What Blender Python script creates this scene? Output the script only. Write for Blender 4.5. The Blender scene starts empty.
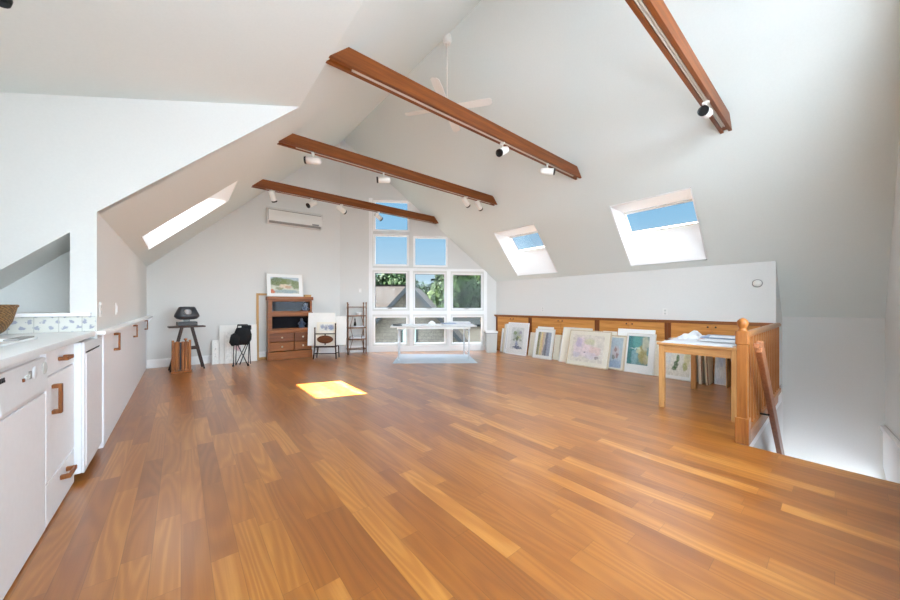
import bpy, bmesh, math, random
from mathutils import Vector, Matrix
from mathutils.geometry import tessellate_polygon
random.seed(7)
PI = math.pi
SC = bpy.context.scene
C = SC.collection

# ------------------------------------------------------------------ room numbers (metres)
RX, RZ = 3.17, 5.37              # ridge
XL, ZL = -0.5, 1.92              # left knee wall, its height
XK, ZK = 6.46, 1.82              # right knee wall
ML = (RZ - ZL) / (RX - XL)
MR = (RZ - ZK) / (XK - RX)
YB = -0.36                       # back wall
YC = 3.67                        # dormer cheek
XD = -1.3                        # dormer front wall
EYAW = math.atan2(8.10 - 8.37, 3.173 + 0.48)
def y_end(x): return 8.37 + (x + 0.48) * (8.10 - 8.37) / (3.173 + 0.48)
WO = Vector((3.717, 7.695, 0)); WE = Vector((0.833, -0.553, 0)).normalized(); WN = Vector((-WE.y, WE.x, 0))
def y_win(x): return WO.y + (x - WO.x) * WE.y / WE.x
WYAW = math.atan2(WE.y, WE.x)
def zl(x): return ZL + ML * (x - XL)
def zr(x): return RZ - MR * (x - RX)

# ------------------------------------------------------------------ node helpers
def lin(c):
    r = []
    for v in c[:3]:
        v = v / 255.0
        r.append(v / 12.92 if v <= 0.04045 else ((v + 0.055) / 1.055) ** 2.4)
    return (r[0], r[1], r[2], 1)

class NT:
    def __init__(s, name):
        s.m = bpy.data.materials.new(name); s.m.use_nodes = True
        s.t = s.m.node_tree; s.n = s.t.nodes; s.l = s.t.links
        s.b = s.n['Principled BSDF']; s.out = s.n['Material Output']
        s._tc = None
    def tc(s, which='Object'):
        if s._tc is None: s._tc = s.n.new('ShaderNodeTexCoord')
        return s._tc.outputs[which]
    def link(s, a, b): s.l.new(a, b)
    def setv(s, sock, v):
        if isinstance(v, bpy.types.NodeSocket): s.l.new(v, sock)
        else: sock.default_value = v
    def math(s, op, a, b=None, clamp=False):
        n = s.n.new('ShaderNodeMath'); n.operation = op; n.use_clamp = clamp
        s.setv(n.inputs[0], a)
        if b is not None: s.setv(n.inputs[1], b)
        return n.outputs[0]
    def sep(s, v):
        n = s.n.new('ShaderNodeSeparateXYZ'); s.l.new(v, n.inputs[0]); return n.outputs
    def comb(s, x, y, z):
        n = s.n.new('ShaderNodeCombineXYZ')
        for i, v in enumerate((x, y, z)): s.setv(n.inputs[i], v)
        return n.outputs[0]
    def mapping(s, v, scale=(1, 1, 1), loc=(0, 0, 0)):
        n = s.n.new('ShaderNodeMapping'); s.l.new(v, n.inputs[0])
        n.inputs['Scale'].default_value = scale; n.inputs['Location'].default_value = loc
        return n.outputs[0]
    def noise(s, v, scale=5, detail=3, rough=0.5, dist=0.0):
        n = s.n.new('ShaderNodeTexNoise'); s.l.new(v, n.inputs['Vector'])
        n.inputs['Scale'].default_value = scale; n.inputs['Detail'].default_value = detail
        n.inputs['Roughness'].default_value = rough; n.inputs['Distortion'].default_value = dist
        return n.outputs['Fac']
    def white(s, v):
        n = s.n.new('ShaderNodeTexWhiteNoise'); n.noise_dimensions = '3D'; s.l.new(v, n.inputs['Vector']); return n.outputs['Value']
    def ramp(s, fac, stops):
        n = s.n.new('ShaderNodeValToRGB'); s.l.new(fac, n.inputs[0])
        e = n.color_ramp.elements
        e[0].position, e[0].color = stops[0]; e[1].position, e[1].color = stops[-1]
        for p, c in stops[1:-1]:
            k = e.new(p); k.color = c
        return n.outputs[0]
    def mix(s, fac, a, b, mode='MIX'):
        n = s.n.new('ShaderNodeMix'); n.data_type = 'RGBA'; n.blend_type = mode
        s.setv(n.inputs[0], fac); s.setv(n.inputs[6], a); s.setv(n.inputs[7], b)
        return n.outputs[2]
    def maprange(s, v, a, b, c=0.0, d=1.0):
        n = s.n.new('ShaderNodeMapRange'); s.setv(n.inputs[0], v)
        for i, q in enumerate((a, b, c, d)): n.inputs[i + 1].default_value = q
        return n.outputs[0]
    def bump(s, h, strength=0.2, dist=0.01):
        n = s.n.new('ShaderNodeBump'); n.inputs['Strength'].default_value = strength
        n.inputs['Distance'].default_value = dist; s.l.new(h, n.inputs['Height'])
        s.l.new(n.outputs[0], s.b.inputs['Normal'])
    def base(s, v): s.setv(s.b.inputs['Base Color'], v)
    def rough(s, v): s.setv(s.b.inputs['Roughness'], v)

def plain(name, rgb, rough=0.5, metal=0.0, var=0.04, bump=0.0, scale=30):
    t = NT(name); c = lin(rgb)
    f = t.noise(t.tc(), scale, 3)
    d = tuple(max(0, x * (1 - var)) for x in c[:3]) + (1,)
    u = tuple(min(1, x * (1 + var)) for x in c[:3]) + (1,)
    t.base(t.ramp(f, [(0.3, d), (0.7, u)])); t.rough(rough); t.b.inputs['Metallic'].default_value = metal
    if bump: t.bump(f, bump, 0.003)
    return t.m

def wood(name, dark, light, axis='Z', rough=0.4, scale=1.0):
    t = NT(name)
    sc = {'X': (1.2, 22, 22), 'Y': (22, 1.2, 22), 'Z': (22, 22, 1.2)}[axis]
    v = t.mapping(t.tc(), tuple(x * scale for x in sc))
    f = t.noise(v, 1.6, 5, 0.6, 0.8)
    g = t.noise(t.mapping(t.tc(), tuple(x * scale * 3 for x in sc)), 2.0, 2)
    h = t.math('ADD', t.math('MULTIPLY', f, 0.75), t.math('MULTIPLY', g, 0.25))
    t.base(t.ramp(h, [(0.32, lin(dark)), (0.68, lin(light))])); t.rough(rough); t.b.inputs['Specular IOR Level'].default_value = 0.3
    return t.m

M = {}
M['wall'] = plain('wall_paint', (219, 219, 216), 0.75, var=0.012, scale=60)
M['ceiling'] = plain('ceiling_paint', (217, 223, 220), 0.8, var=0.012, scale=60)
M['trim'] = plain('white_trim_paint', (243, 243, 243), 0.45, var=0.01)
M['cab_white'] = plain('white_cabinet_laminate', (242, 243, 246), 0.38, var=0.015)
M['counter'] = plain('white_countertop', (238, 239, 239), 0.3, var=0.015)
M['appliance'] = plain('white_enamel', (232, 234, 236), 0.3, var=0.015)
M['door_panel'] = plain('white_door_panel', (242, 243, 247), 0.32, var=0.015)
M['dark_gap'] = plain('dark_gap', (40, 40, 42), 0.7)
M['grey_mark'] = plain('grey_mark', (120, 121, 122), 0.5)
M['black'] = plain('black_plastic', (18, 18, 20), 0.4)
M['black_gloss'] = plain('dark_glossy_shell', (44, 45, 50), 0.36)
M['lens'] = plain('lens_grey', (150, 152, 155), 0.15)
M['black_cloth'] = plain('black_cloth', (17, 17, 19), 0.9, var=0.3, bump=0.3)
M['white_metal'] = plain('white_painted_metal', (232, 230, 224), 0.35, var=0.01)
M['grey_metal'] = plain('grey_metal', (150, 152, 155), 0.35, 0.7)
M['plastic_white'] = plain('white_plastic', (226, 225, 221), 0.4, var=0.01)
M['ac_grey'] = plain('slot_grey', (150, 148, 145), 0.5)
M['board'] = plain('white_board', (236, 234, 229), 0.7, var=0.02)
M['mat_white'] = plain('white_picture_mat', (240, 240, 238), 0.7, var=0.01)
M['mat_cream'] = plain('cream_picture_mat', (235, 228, 212), 0.7, var=0.02)
M['frame_white'] = plain('pale_frame', (222, 219, 212), 0.45, var=0.03)
M['frame_cream'] = wood('pale_wood_frame', (196, 178, 148), (226, 212, 186), 'Z', 0.5)
M['canvas_edge'] = plain('raw_canvas', (222, 214, 196), 0.85, var=0.05, bump=0.2)
M['paper'] = plain('white_paper', (208, 209, 212), 0.7, var=0.02)
M['paper_blue'] = plain('bluish_printed_paper', (140, 152, 172), 0.6, var=0.25, scale=9)
M['paper_pink'] = plain('pinkish_printed_paper', (200, 160, 152), 0.6, var=0.15, scale=9)
M['bin'] = plain('pale_grey_bin', (196, 197, 193), 0.45, var=0.02)
M['bin_lid'] = plain('bin_band', (160, 160, 160), 0.45, var=0.02)
M['beam'] = wood('reddish_oak_beam', (94, 45, 13), (138, 76, 28), 'X', 0.45, 0.6)
M['track'] = plain('track_metal', (206, 196, 182), 0.35, 0.2)
M['oak'] = wood('oak_brown', (104, 54, 16), (160, 94, 38), 'X', 0.38)
M['oak_dark'] = wood('oak_dark', (84, 42, 14), (128, 70, 28), 'X', 0.4)
M['bkdark'] = plain('dark_cabinet_inside', (62, 42, 28), 0.6)
M['pine'] = wood('honey_cabinet_wood', (182, 116, 54), (222, 160, 88), 'Y', 0.4, 0.6)
M['stile'] = wood('brown_stile', (104, 54, 26), (132, 74, 36), 'Z', 0.4)
M['capwood'] = wood('brown_cap', (120, 70, 34), (164, 104, 58), 'Y', 0.4, 0.6)
M['newel'] = wood('honey_newel', (122, 68, 26), (164, 104, 50), 'Z', 0.35)
M['newel_y'] = wood('honey_rail', (150, 92, 46), (192, 136, 84), 'X', 0.3)
M['baluster'] = wood('baluster_wood', (140, 84, 40), (184, 122, 68), 'Z', 0.4)
M['handrail'] = wood('stair_handrail', (132, 78, 46), (172, 112, 74), 'X', 0.35)
M['table'] = wood('beech_table', (178, 126, 72), (208, 160, 104), 'Z', 0.4)
M['table_x'] = wood('beech_table_rail', (174, 122, 70), (204, 156, 100), 'Y', 0.4)
M['handle'] = wood('teak_handle', (112, 64, 30), (152, 94, 50), 'Z', 0.4)
M['easel'] = wood('easel_wood', (96, 48, 18), (182, 112, 52), 'Z', 0.4)
M['darkwood'] = wood('dark_wood', (44, 28, 22), (76, 50, 38), 'X', 0.45)
M['darkwood_z'] = wood('dark_wood_upright', (40, 27, 23), (70, 48, 38), 'Z', 0.45)
M['oval'] = wood('brown_oval', (72, 38, 20), (112, 66, 36), 'X', 0.35)
M['bamboo'] = wood('bamboo', (104, 70, 48), (152, 112, 82), 'Z', 0.45)
M['stretcher'] = wood('raw_stretcher', (176, 134, 84), (206, 166, 112), 'Z', 0.6)
M['brass'] = plain('pale_knob', (226, 214, 190), 0.25, 0.3)
M['dark_metal'] = plain('dark_metal', (50, 46, 42), 0.4, 0.5)
M['steel'] = plain('pale_steel', (214, 217, 220), 0.3, 0.2)
M['fmat'] = plain('pale_blue_floor_mat', (186, 196, 206), 0.28, var=0.05, scale=5)
M['blue_marks'] = plain('blue_marks', (86, 100, 132), 0.6)
M['figure'] = plain('bluish_porcelain', (172, 184, 200), 0.3, var=0.25, scale=40)
M['tabletop'] = plain('greyish_white_table_top', (198, 198, 196), 0.4, var=0.02); M['bulb_lens'] = plain('frosted_lens', (196, 194, 190), 0.4)  # spot bulb lens is one even pale grey

def make_floor():
    t = NT('oak_strip_floor')
    o = t.sep(t.tc())
    W = 0.108
    rowf = t.math('DIVIDE', o[0], W); row = t.math('FLOOR', rowf)
    r1 = t.white(t.comb(row, 3.7, 1.3)); r2 = t.white(t.comb(row, 9.1, 5.2))
    L = t.math('ADD', t.math('MULTIPLY', r2, 0.7), 0.5)
    yf = t.math('DIVIDE', t.math('ADD', o[1], t.math('MULTIPLY', r1, 9.0)), L); idx = t.math('FLOOR', yf)
    pid = t.comb(row, idx, 0.5)
    rnd = t.white(pid); rnd2 = t.white(t.comb(idx, row, 7.5))
    off = t.math('MULTIPLY', rnd2, 40.0)
    gx = t.math('ADD', t.math('MULTIPLY', o[0], 1.0), off)
    # growth-ring figure: noise-warped bands running along the strip
    v1 = t.comb(t.math('MULTIPLY', gx, 5.5), t.math('MULTIPLY', o[1], 0.5), off)
    warp = t.noise(v1, 1.0, 1.0, 0.4, 0.0)
    rings = t.math('SINE', t.math('ADD', t.math('MULTIPLY', warp, 85.0), t.math('MULTIPLY', gx, 24.0)))
    v2 = t.comb(t.math('MULTIPLY', gx, 150.0), t.math('MULTIPLY', o[1], 4.0), off)
    fine = t.noise(v2, 1.0, 1, 0.5)
    big = t.noise(t.comb(t.math('MULTIPLY', gx, 12.0), t.math('MULTIPLY', o[1], 1.6), off), 1.0, 3)
    f = t.math('ADD', t.math('MULTIPLY', rnd, 0.46), t.math('MULTIPLY', t.math('ADD', rings, 1.0), 0.085))
    f = t.math('ADD', f, t.math('MULTIPLY', fine, 0.16))
    f = t.math('ADD', f, t.math('MULTIPLY', big, 0.20))
    col = t.ramp(f, [(0.10, lin((122, 66, 18))), (0.42, lin((150, 88, 28))), (0.66, lin((169, 106, 38))), (0.98, lin((206, 146, 72)))])
    fx = t.math('FRACT', rowf); fy = t.math('FRACT', yf)
    ex = t.math('MINIMUM', fx, t.math('SUBTRACT', 1.0, fx))
    ey = t.math('MULTIPLY', t.math('MINIMUM', fy, t.math('SUBTRACT', 1.0, fy)), t.math('DIVIDE', L, W))
    gap = t.maprange(t.math('MINIMUM', ex, ey), 0.004, 0.016, 0.62, 1.0)
    col = t.mix(1.0, col, t.comb(gap, gap, gap), 'MULTIPLY')
    t.base(col)
    t.rough(0.29); t.b.inputs['Specular IOR Level'].default_value = 0.8; t.b.inputs['Coat Weight'].default_value = 0.42; t.b.inputs['Coat Roughness'].default_value = 0.3; t.b.inputs['Coat IOR'].default_value = 1.7
    return t.m
M['floor'] = make_floor()

def make_tile():
    t = NT('blue_motif_tiles')
    o = t.sep(t.tc())
    # cream tiles 0.108 m wide with grout lines and soft blue painted leaf spots
    u = t.math('DIVIDE', o[0], 0.066); v = t.math('DIVIDE', o[2], 0.044)
    rowv = t.math('FLOOR', v)
    u2 = t.math('ADD', u, t.math('MULTIPLY', rowv, 0.5))
    fu = t.math('SUBTRACT', t.math('FRACT', u2), 0.5); fv = t.math('SUBTRACT', t.math('FRACT', v), 0.5)
    rr = t.math('POWER', t.math('ADD', t.math('POWER', t.math('MULTIPLY', fu, 1.5), 2.0), t.math('POWER', fv, 2.0)), 0.5)
    n = t.noise(t.tc(), 70, 2)
    rr = t.math('ADD', rr, t.math('MULTIPLY', t.math('SUBTRACT', n, 0.5), 0.9))
    spot = t.maprange(rr, 0.22, 0.36, 0.62, 0.0)
    col = t.mix(spot, lin((214, 214, 206)), lin((112, 120, 156)))
    g = t.math('FRACT', t.math('DIVIDE', o[0], 0.115))
    gr = t.maprange(t.math('MINIMUM', g, t.math('SUBTRACT', 1.0, g)), 0.01, 0.03, 1.0, 0.0)
    col = t.mix(gr, col, lin((186, 186, 180)))
    t.base(col); t.rough(0.25)
    return t.m
M['tile'] = make_tile()

def make_wicker():
    t = NT('brown_wicker')
    o = t.sep(t.tc())
    a = t.math('SINE', t.math('MULTIPLY', o[2], 420.0))
    ang = t.math('ARCTAN2', o[1], o[0])
    b = t.math('SINE', t.math('MULTIPLY', ang, 46.0))
    w = t.math('MULTIPLY', a, b)
    n = t.noise(t.tc(), 60, 2)
    f = t.math('ADD', t.math('MULTIPLY', w, 0.25), n)
    t.base(t.ramp(f, [(0.25, lin((92, 62, 36))), (0.75, lin((168, 126, 78)))]))
    t.rough(0.7); t.bump(w, 0.6, 0.006)
    return t.m
M['wicker'] = make_wicker()

def make_glass(name, tint=(0.96, 0.97, 0.97, 1), gloss=0.9):
    t = NT(name); t.n.remove(t.b)
    tr = t.n.new('ShaderNodeBsdfTransparent'); tr.inputs[0].default_value = tint
    gl = t.n.new('ShaderNodeBsdfGlossy'); gl.inputs['Roughness'].default_value = 0.02
    fr = t.n.new('ShaderNodeFresnel'); fr.inputs[0].default_value = 1.45
    mx = t.n.new('ShaderNodeMixShader')
    t.l.new(t.math('MULTIPLY', fr.outputs[0], gloss), mx.inputs[0]); t.l.new(tr.outputs[0], mx.inputs[1]); t.l.new(gl.outputs[0], mx.inputs[2])
    t.l.new(mx.outputs[0], t.out.inputs[0])
    return t.m
M['glass'] = make_glass('clear_window_glass', gloss=0.15)
M['pglass'] = make_glass('picture_glass', (0.985, 0.985, 0.985, 1), 0.3)
M['cglass'] = make_glass('cabinet_glass', (0.62, 0.66, 0.72, 1), 0.2)

def art(name, bg, blobs, warp=0.16, wscale=5.0, sheen=0.5, grain=0.06):
    """watercolour: soft noise-edged colour patches over a paper colour, in the sheet's own 0..1 coordinates"""
    t = NT(name)
    o = t.sep(t.tc('Generated'))
    n1 = t.noise(t.mapping(t.tc('Generated'), (wscale, 1, wscale)), 1.0, 3)
    n2 = t.noise(t.mapping(t.tc('Generated'), (wscale, 1, wscale), (7.3, 0, 3.1)), 1.0, 3)
    u = t.math('ADD', o[0], t.math('MULTIPLY', t.math('SUBTRACT', n1, 0.5), warp * 2))
    v = t.math('ADD', o[2], t.math('MULTIPLY', t.math('SUBTRACT', n2, 0.5), warp * 2))
    n3 = t.noise(t.mapping(t.tc('Generated'), (22, 1, 22)), 1.0, 2)
    col = t.mix(t.maprange(n3, 0.3, 0.7), lin(tuple(max(0, c - 12) for c in bg)), lin(bg))
    for (cu, cv, ru, rv, rgb, op) in blobs:
        du = t.math('DIVIDE', t.math('SUBTRACT', u, cu), ru); dv = t.math('DIVIDE', t.math('SUBTRACT', v, cv), rv)
        d = t.math('ADD', t.math('POWER', t.math('ABSOLUTE', du), 2.0), t.math('POWER', t.math('ABSOLUTE', dv), 2.0))
        k = t.maprange(d, 0.55, 1.15, op, 0.0)
        k = t.math('MULTIPLY', k, t.maprange(n3, 0.25, 0.6, 0.55, 1.0))
        col = t.mix(k, col, lin(rgb))
    n4 = t.noise(t.mapping(t.tc('Generated'), (9, 1, 9), (1.7, 0, 5.9)), 1.0, 4, 0.65)
    g = t.maprange(n4, 0.3, 0.7, 0.82, 1.28)
    col = t.mix(0.8, col, t.comb(g, g, g), 'MULTIPLY')
    t.base(col); t.rough(0.6)
    return t.m

# ------------------------------------------------------------------ mesh builder
class MB:
    def __init__(s): s.bm = bmesh.new()
    def _faces(s, vs, faces, smooth=False):
        bv = [s.bm.verts.new(v) for v in vs]
        for f in faces:
            try:
                fc = s.bm.faces.new([bv[i] for i in f]); fc.smooth = smooth
            except ValueError: pass
        return s
    def box(s, x0, x1, y0, y1, z0, z1, mat=None):
        vs = [Vector(p) for p in ((x0,y0,z0),(x1,y0,z0),(x1,y1,z0),(x0,y1,z0),(x0,y0,z1),(x1,y0,z1),(x1,y1,z1),(x0,y1,z1))]
        if mat is not None: vs = [mat @ v for v in vs]
        return s._faces(vs, [(0,3,2,1),(4,5,6,7),(0,1,5,4),(1,2,6,5),(2,3,7,6),(3,0,4,7)])
    def bar(s, p, q, w, h, up=(0, 0, 1)):
        p, q = Vector(p), Vector(q); d = (q - p).normalized(); up = Vector(up)
        if abs(d.dot(up)) > 0.98: up = Vector((0, 1, 0))
        a = d.cross(up).normalized() * w / 2; b = a.cross(d).normalized() * h / 2
        vs = [p - a - b, p + a - b, p + a + b, p - a + b, q - a - b, q + a - b, q + a + b, q - a + b]
        return s._faces(vs, [(0,1,2,3),(7,6,5,4),(0,4,5,1),(1,5,6,2),(2,6,7,3),(3,7,4,0)])
    def tube(s, pts, r, seg=10, cap=True):
        pts = [Vector(p) for p in pts]; rs = r if isinstance(r, (list, tuple)) else [r] * len(pts)
        rings = []; ref = None
        for i, p in enumerate(pts):
            d = (pts[min(i + 1, len(pts) - 1)] - pts[max(i - 1, 0)]).normalized()
            if ref is None: ref = Vector((0, 0, 1)) if abs(d.z) < 0.9 else Vector((1, 0, 0))
            a = d.cross(ref).normalized(); b = a.cross(d).normalized(); ref = b
            rings.append([s.bm.verts.new(p + (a * math.cos(2*PI*k/seg) + b * math.sin(2*PI*k/seg)) * rs[i]) for k in range(seg)])
        for i in range(len(rings) - 1):
            for k in range(seg):
                f = s.bm.faces.new((rings[i][k], rings[i][(k+1) % seg], rings[i+1][(k+1) % seg], rings[i+1][k])); f.smooth = True
        if cap:
            s.bm.faces.new(rings[0][::-1]); s.bm.faces.new(rings[-1])
        return s
    def lathe(s, prof, c=(0, 0, 0), seg=20, mat=None, sx=1, sy=1, power=2.0):
        c = Vector(c); rings = []
        for (r, z) in prof:
            ring = []
            for k in range(seg):
                a = 2*PI*k/seg; ca, sa = math.cos(a), math.sin(a)
                if power != 2.0:
                    ca = math.copysign(abs(ca) ** (2/power), ca); sa = math.copysign(abs(sa) ** (2/power), sa)
                v = Vector((r*ca*sx, r*sa*sy, z))
                if mat is not None: v = mat @ v
                ring.append(s.bm.verts.new(c + v))
            rings.append(ring)
        for i in range(len(rings) - 1):
            for k in range(seg):
                f = s.bm.faces.new((rings[i][k], rings[i][(k+1) % seg], rings[i+1][(k+1) % seg], rings[i+1][k])); f.smooth = True
        if prof[0][0] > 1e-4: s.bm.faces.new(rings[0][::-1])
        if prof[-1][0] > 1e-4: s.bm.faces.new(rings[-1])
        return s
    def prism(s, outer, holes, o, ux, uy, n):
        """2D polygon with holes -> solid slab; n is the thickness vector"""
        o, ux, uy, n = Vector(o), Vector(ux), Vector(uy), Vector(n)
        loops = [outer] + list(holes)
        flat = [p for l in loops for p in l]
        tri = tessellate_polygon([[Vector((p[0], p[1], 0)) for p in l] for l in loops])
        a = [s.bm.verts.new(o + ux*p[0] + uy*p[1]) for p in flat]
        b = [s.bm.verts.new(o + ux*p[0] + uy*p[1] + n) for p in flat]
        for t in tri:
            try:
                s.bm.faces.new([a[i] for i in t]); s.bm.faces.new([b[i] for i in reversed(t)])
            except ValueError: pass
        k = 0
        for l in loops:
            m = len(l)
            for i in range(m):
                j = (i + 1) % m
                s.bm.faces.new((a[k+i], a[k+j], b[k+j], b[k+i]))
            k += m
        return s
    def poly(s, pts, n=None):
        vs = [Vector(p) for p in pts]
        if n is None: return s._faces(vs, [tuple(range(len(vs)))])
        n = Vector(n); m = len(vs)
        return s._faces(vs + [v + n for v in vs], [tuple(range(m))[::-1], tuple(range(m, 2*m))] + [(i, (i+1) % m, m + (i+1) % m, m + i) for i in range(m)])
    def build(s, name, mat, parent=None, bevel=0, label=None, loc=None, rot=None):
        bmesh.ops.recalc_face_normals(s.bm, faces=s.bm.faces)
        me = bpy.data.meshes.new(name); s.bm.to_mesh(me); s.bm.free()
        me.materials.append(M[mat] if isinstance(mat, str) else mat)
        o = bpy.data.objects.new(name, me); C.objects.link(o)
        if parent is not None: o.parent = parent
        if loc is not None: o.location = loc
        if rot is not None: o.rotation_euler = rot
        if bevel:
            md = o.modifiers.new('bevel', 'BEVEL'); md.width = bevel; md.segments = 2; md.limit_method = 'ANGLE'; md.angle_limit = math.radians(50)
        if label: o['label'] = label
        return o

def thing(name, label, cat, loc=(0, 0, 0), rotz=0, group=None, tilt=0):
    o = bpy.data.objects.new(name, None); C.objects.link(o); o.empty_display_size = 0.1
    o.location = loc; o.rotation_euler = (tilt, 0, rotz); o['label'] = label; o['category'] = cat
    if group: o['group'] = group
    return o
def tag(o, label, cat, group=None):
    o['label'] = label; o['category'] = cat
    if group: o['group'] = group
    return o
def struct(o):
    o['kind'] = 'structure'; return o
def dup(root, loc, rotz, label):
    r = root.copy(); C.objects.link(r); r.location = loc; r.rotation_euler = (root.rotation_euler[0], 0, rotz); r['label'] = label
    for ch in list(root.children):
        c = ch.copy(); C.objects.link(c); c.parent = r
        for g in list(ch.children):
            d = g.copy(); C.objects.link(d); d.parent = c
    return r

# ================================================================== SETTING
# floor (open over the stairwell)
f = MB()
f.prism([(-1.45, -0.5), (3.72, -0.5), (3.72, 0.59), (6.9, 0.59), (6.9, 6.2), (3.3, 8.6), (-1.45, 8.8)], [], (0, 0, 0), (1, 0, 0), (0, 1, 0), (0, 0, -0.22))
struct(f.build('floor', 'floor'))

# ceilings
SKY_L = (-0.37, 0.62, 5.52, 6.68); SKY_N = (5.518, 6.365, 1.37, 2.475); SKY_F = (5.518, 6.365, 4.0, 5.085)
def rect(u0, u1, v0, v1): return [(u0, v0), (u1, v0), (u1, v1), (u0, v1)]
def hole_r(S): return rect(S[2] - .012, S[3] + .012, S[0] - RX - .012, S[1] - RX + .012)
OH = 0.17
ceil_r = MB()
outer_r = [(YB - 0.1, 0), (y_win(RX) + OH, 0), (y_win(7.5) + OH, 7.5 - RX), (YB - 0.1, 7.5 - RX)]
NR = Vector((MR, 0, 1)).normalized(); NL = Vector((-ML, 0, 1)).normalized()
ceil_r.prism(outer_r, [hole_r(SKY_N), hole_r(SKY_F)], (RX, 0, RZ), (0, 1, 0), (1, 0, -MR), NR * 0.03)
struct(ceil_r.build('ceiling', 'ceiling'))
XBRK = 0.97
def left_outline(vend, yend): return [(YB - 0.1, 0), (YB - 0.1, RX - XBRK), (YC + 0.02, RX - XBRK), (YC + 0.02, vend), (yend, vend), (yend, 0)]
ceil_l = MB()
ceil_l.prism(left_outline(RX + 0.62, 8.75), [rect(SKY_L[2] - .012, SKY_L[3] + .012, RX - SKY_L[1] - .012, RX - SKY_L[0] + .012)], (RX, 0, RZ), (0, 1, 0), (-1, 0, -ML), NL * 0.03)
struct(ceil_l.build('ceiling_left', 'ceiling'))
ZB = zl(XBRK); MD = 0.338
def zd(x): return ZB - MD * (XBRK - x)
d = MB()
d.prism([(XBRK + 0.0, ZB), (XD - 0.95, zd(XD - 0.95)), (XD - 0.95, zd(XD - 0.95) + 0.3), (XBRK + 0.35, ZB + 0.62), (XBRK + 0.35, ZB + 0.36)], [], (0, YB - 0.1, 0), (1, 0, 0), (0, 0, 1), (0, YC + 0.16 - YB + 0.1, 0))
struct(d.build('ceiling_dormer', 'ceiling'))
# outer roof skin with the skylight openings (0.4 m outside the ceilings)
DO = 0.4
OR_ = dict(x0=SKY_N[0] + DO / NR.x, x1=SKY_N[1])       # opening in the outer skin, world X range
zo = lambda x: zr(x) + DO / NR.z
zol = lambda x: zl(x) + DO / NL.z
o = MB()
o.prism([(YB - 0.5, -0.3), (y_win(RX) + OH, -0.3), (y_win(7.6) + OH, 7.6 - RX), (YB - 0.5, 7.6 - RX)],
        [rect(S[2], S[3], OR_['x0'] - RX, OR_['x1'] - RX) for S in (SKY_N, SKY_F)], (RX, 0, zo(RX)), (0, 1, 0), (1, 0, -MR), NR * 0.05)
LX0, LX1 = SKY_L[0], SKY_L[1] - DO / -NL.x
o.prism([(YB - 0.5, -0.3), (YB - 0.5, RX - XBRK), (YC + 0.02, RX - XBRK), (YC + 0.02, RX + 1.6), (9.2, RX + 1.6), (9.2, -0.3)],
        [rect(SKY_L[2], SKY_L[3], RX - LX1, RX - LX0)], (RX, 0, zol(RX)), (0, 1, 0), (-1, 0, -ML), NL * 0.05)
struct(o.build('roof', 'oak_dark'))
# skylights: splayed white shaft, sash and pane
def skylight(name, S, side):
    x0, x1, y0, y1 = S
    zf, zof = (zr, zo) if side > 0 else (zl, zol)
    xu, xd_ = (x0, x1) if side > 0 else (x1, x0)               # upper and lower edge of the ceiling opening
    ou, od = (OR_['x0'], OR_['x1']) if side > 0 else (LX1, LX0)
    P = lambda x, y, z: Vector((x, y, z))
    a = [P(xu, y0, zf(xu)), P(xu, y1, zf(xu)), P(xd_, y1, zf(xd_)), P(xd_, y0, zf(xd_))]
    b = [P(ou, y0, zof(ou)), P(ou, y1, zof(ou)), P(od, y1, zof(od)), P(od, y0, zof(od))]
    cen = sum(a, Vector()) / 4
    m = MB()
    for i in range(4):
        j = (i + 1) % 4
        q = [a[i], a[j], b[j], b[i]]
        n = (q[1] - q[0]).cross(q[3] - q[0]).normalized()
        if n.dot(sum(q, Vector()) / 4 - (sum(a, Vector()) + sum(b, Vector())) / 8) < 0: n = -n
        m.poly(q, n * 0.02)
    w = struct(m.build(name, 'trim'))
    nrm = NR if side > 0 else NL
    fm = MB(); fw = 0.026
    mid = sum(b, Vector()) / 4
    for i in range(4):
        j = (i + 1) % 4
        di = (mid - b[i]).normalized(); dj = (mid - b[j]).normalized()
        e = (b[j] - b[i]).normalized(); inn = nrm.cross(e)
        if inn.dot(mid - b[i]) < 0: inn = -inn
        q = [b[i], b[j], b[j] + inn*fw - e*fw, b[i] + inn*fw + e*fw]
        fm.poly([p - nrm*0.035 for p in q], nrm * 0.03)
    fm.build('window_sash', 'white_metal', w)
    g = MB(); g.poly([p + nrm*0.005 for p in b], nrm * 0.006); g.build('window_glass', 'glass', w)
skylight('window_1', SKY_L, -1); skylight('window_2', SKY_F, 1); skylight('window_3', SKY_N, 1)

# end wall (left of the fold) and window wall
def sx(s): return WO + WE * s
# fold: where the two wall lines meet
sF = None
for k in range(2000):
    s_ = -1.5 + k * 0.001; p = sx(s_)
    if y_end(p.x) <= p.y: sF = s_
PF = sx(sF)
w = MB()
EO = Vector((-1.45, y_end(-1.45), 0)); EU = (PF - EO).normalized(); EL = (PF - EO).length; EN = Vector((-EU.y, EU.x, 0))
cx_ = EU.x
w.prism([(0, -0.22), (EL, -0.22), (EL, zl(PF.x) + 0.02 if PF.x < RX else RZ), (0, zl(-1.45) + 0.02)], [], EO, EU, (0, 0, 1), EN * 0.14)
struct(w.build('wall_end', 'wall'))
SR = (XK + 0.75 - WO.x) / WE.x
PANES = [(0.083, 0.998, 3.095, 3.90), (0.083, 0.985, 2.20, 3.02), (1.099, 2.001, 2.19, 2.99),
         (0.09, 0.945, 1.10, 2.055), (1.11, 1.94, 1.09, 2.04), (2.10, 2.925, 1.085, 2.03),
         (0.09, 0.945, 0.19, 0.905), (1.11, 1.94, 0.185, 0.905), (2.10, 2.925, 0.18, 0.905)]
w = MB()
sRidge = (RX - WO.x) / WE.x
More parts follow.
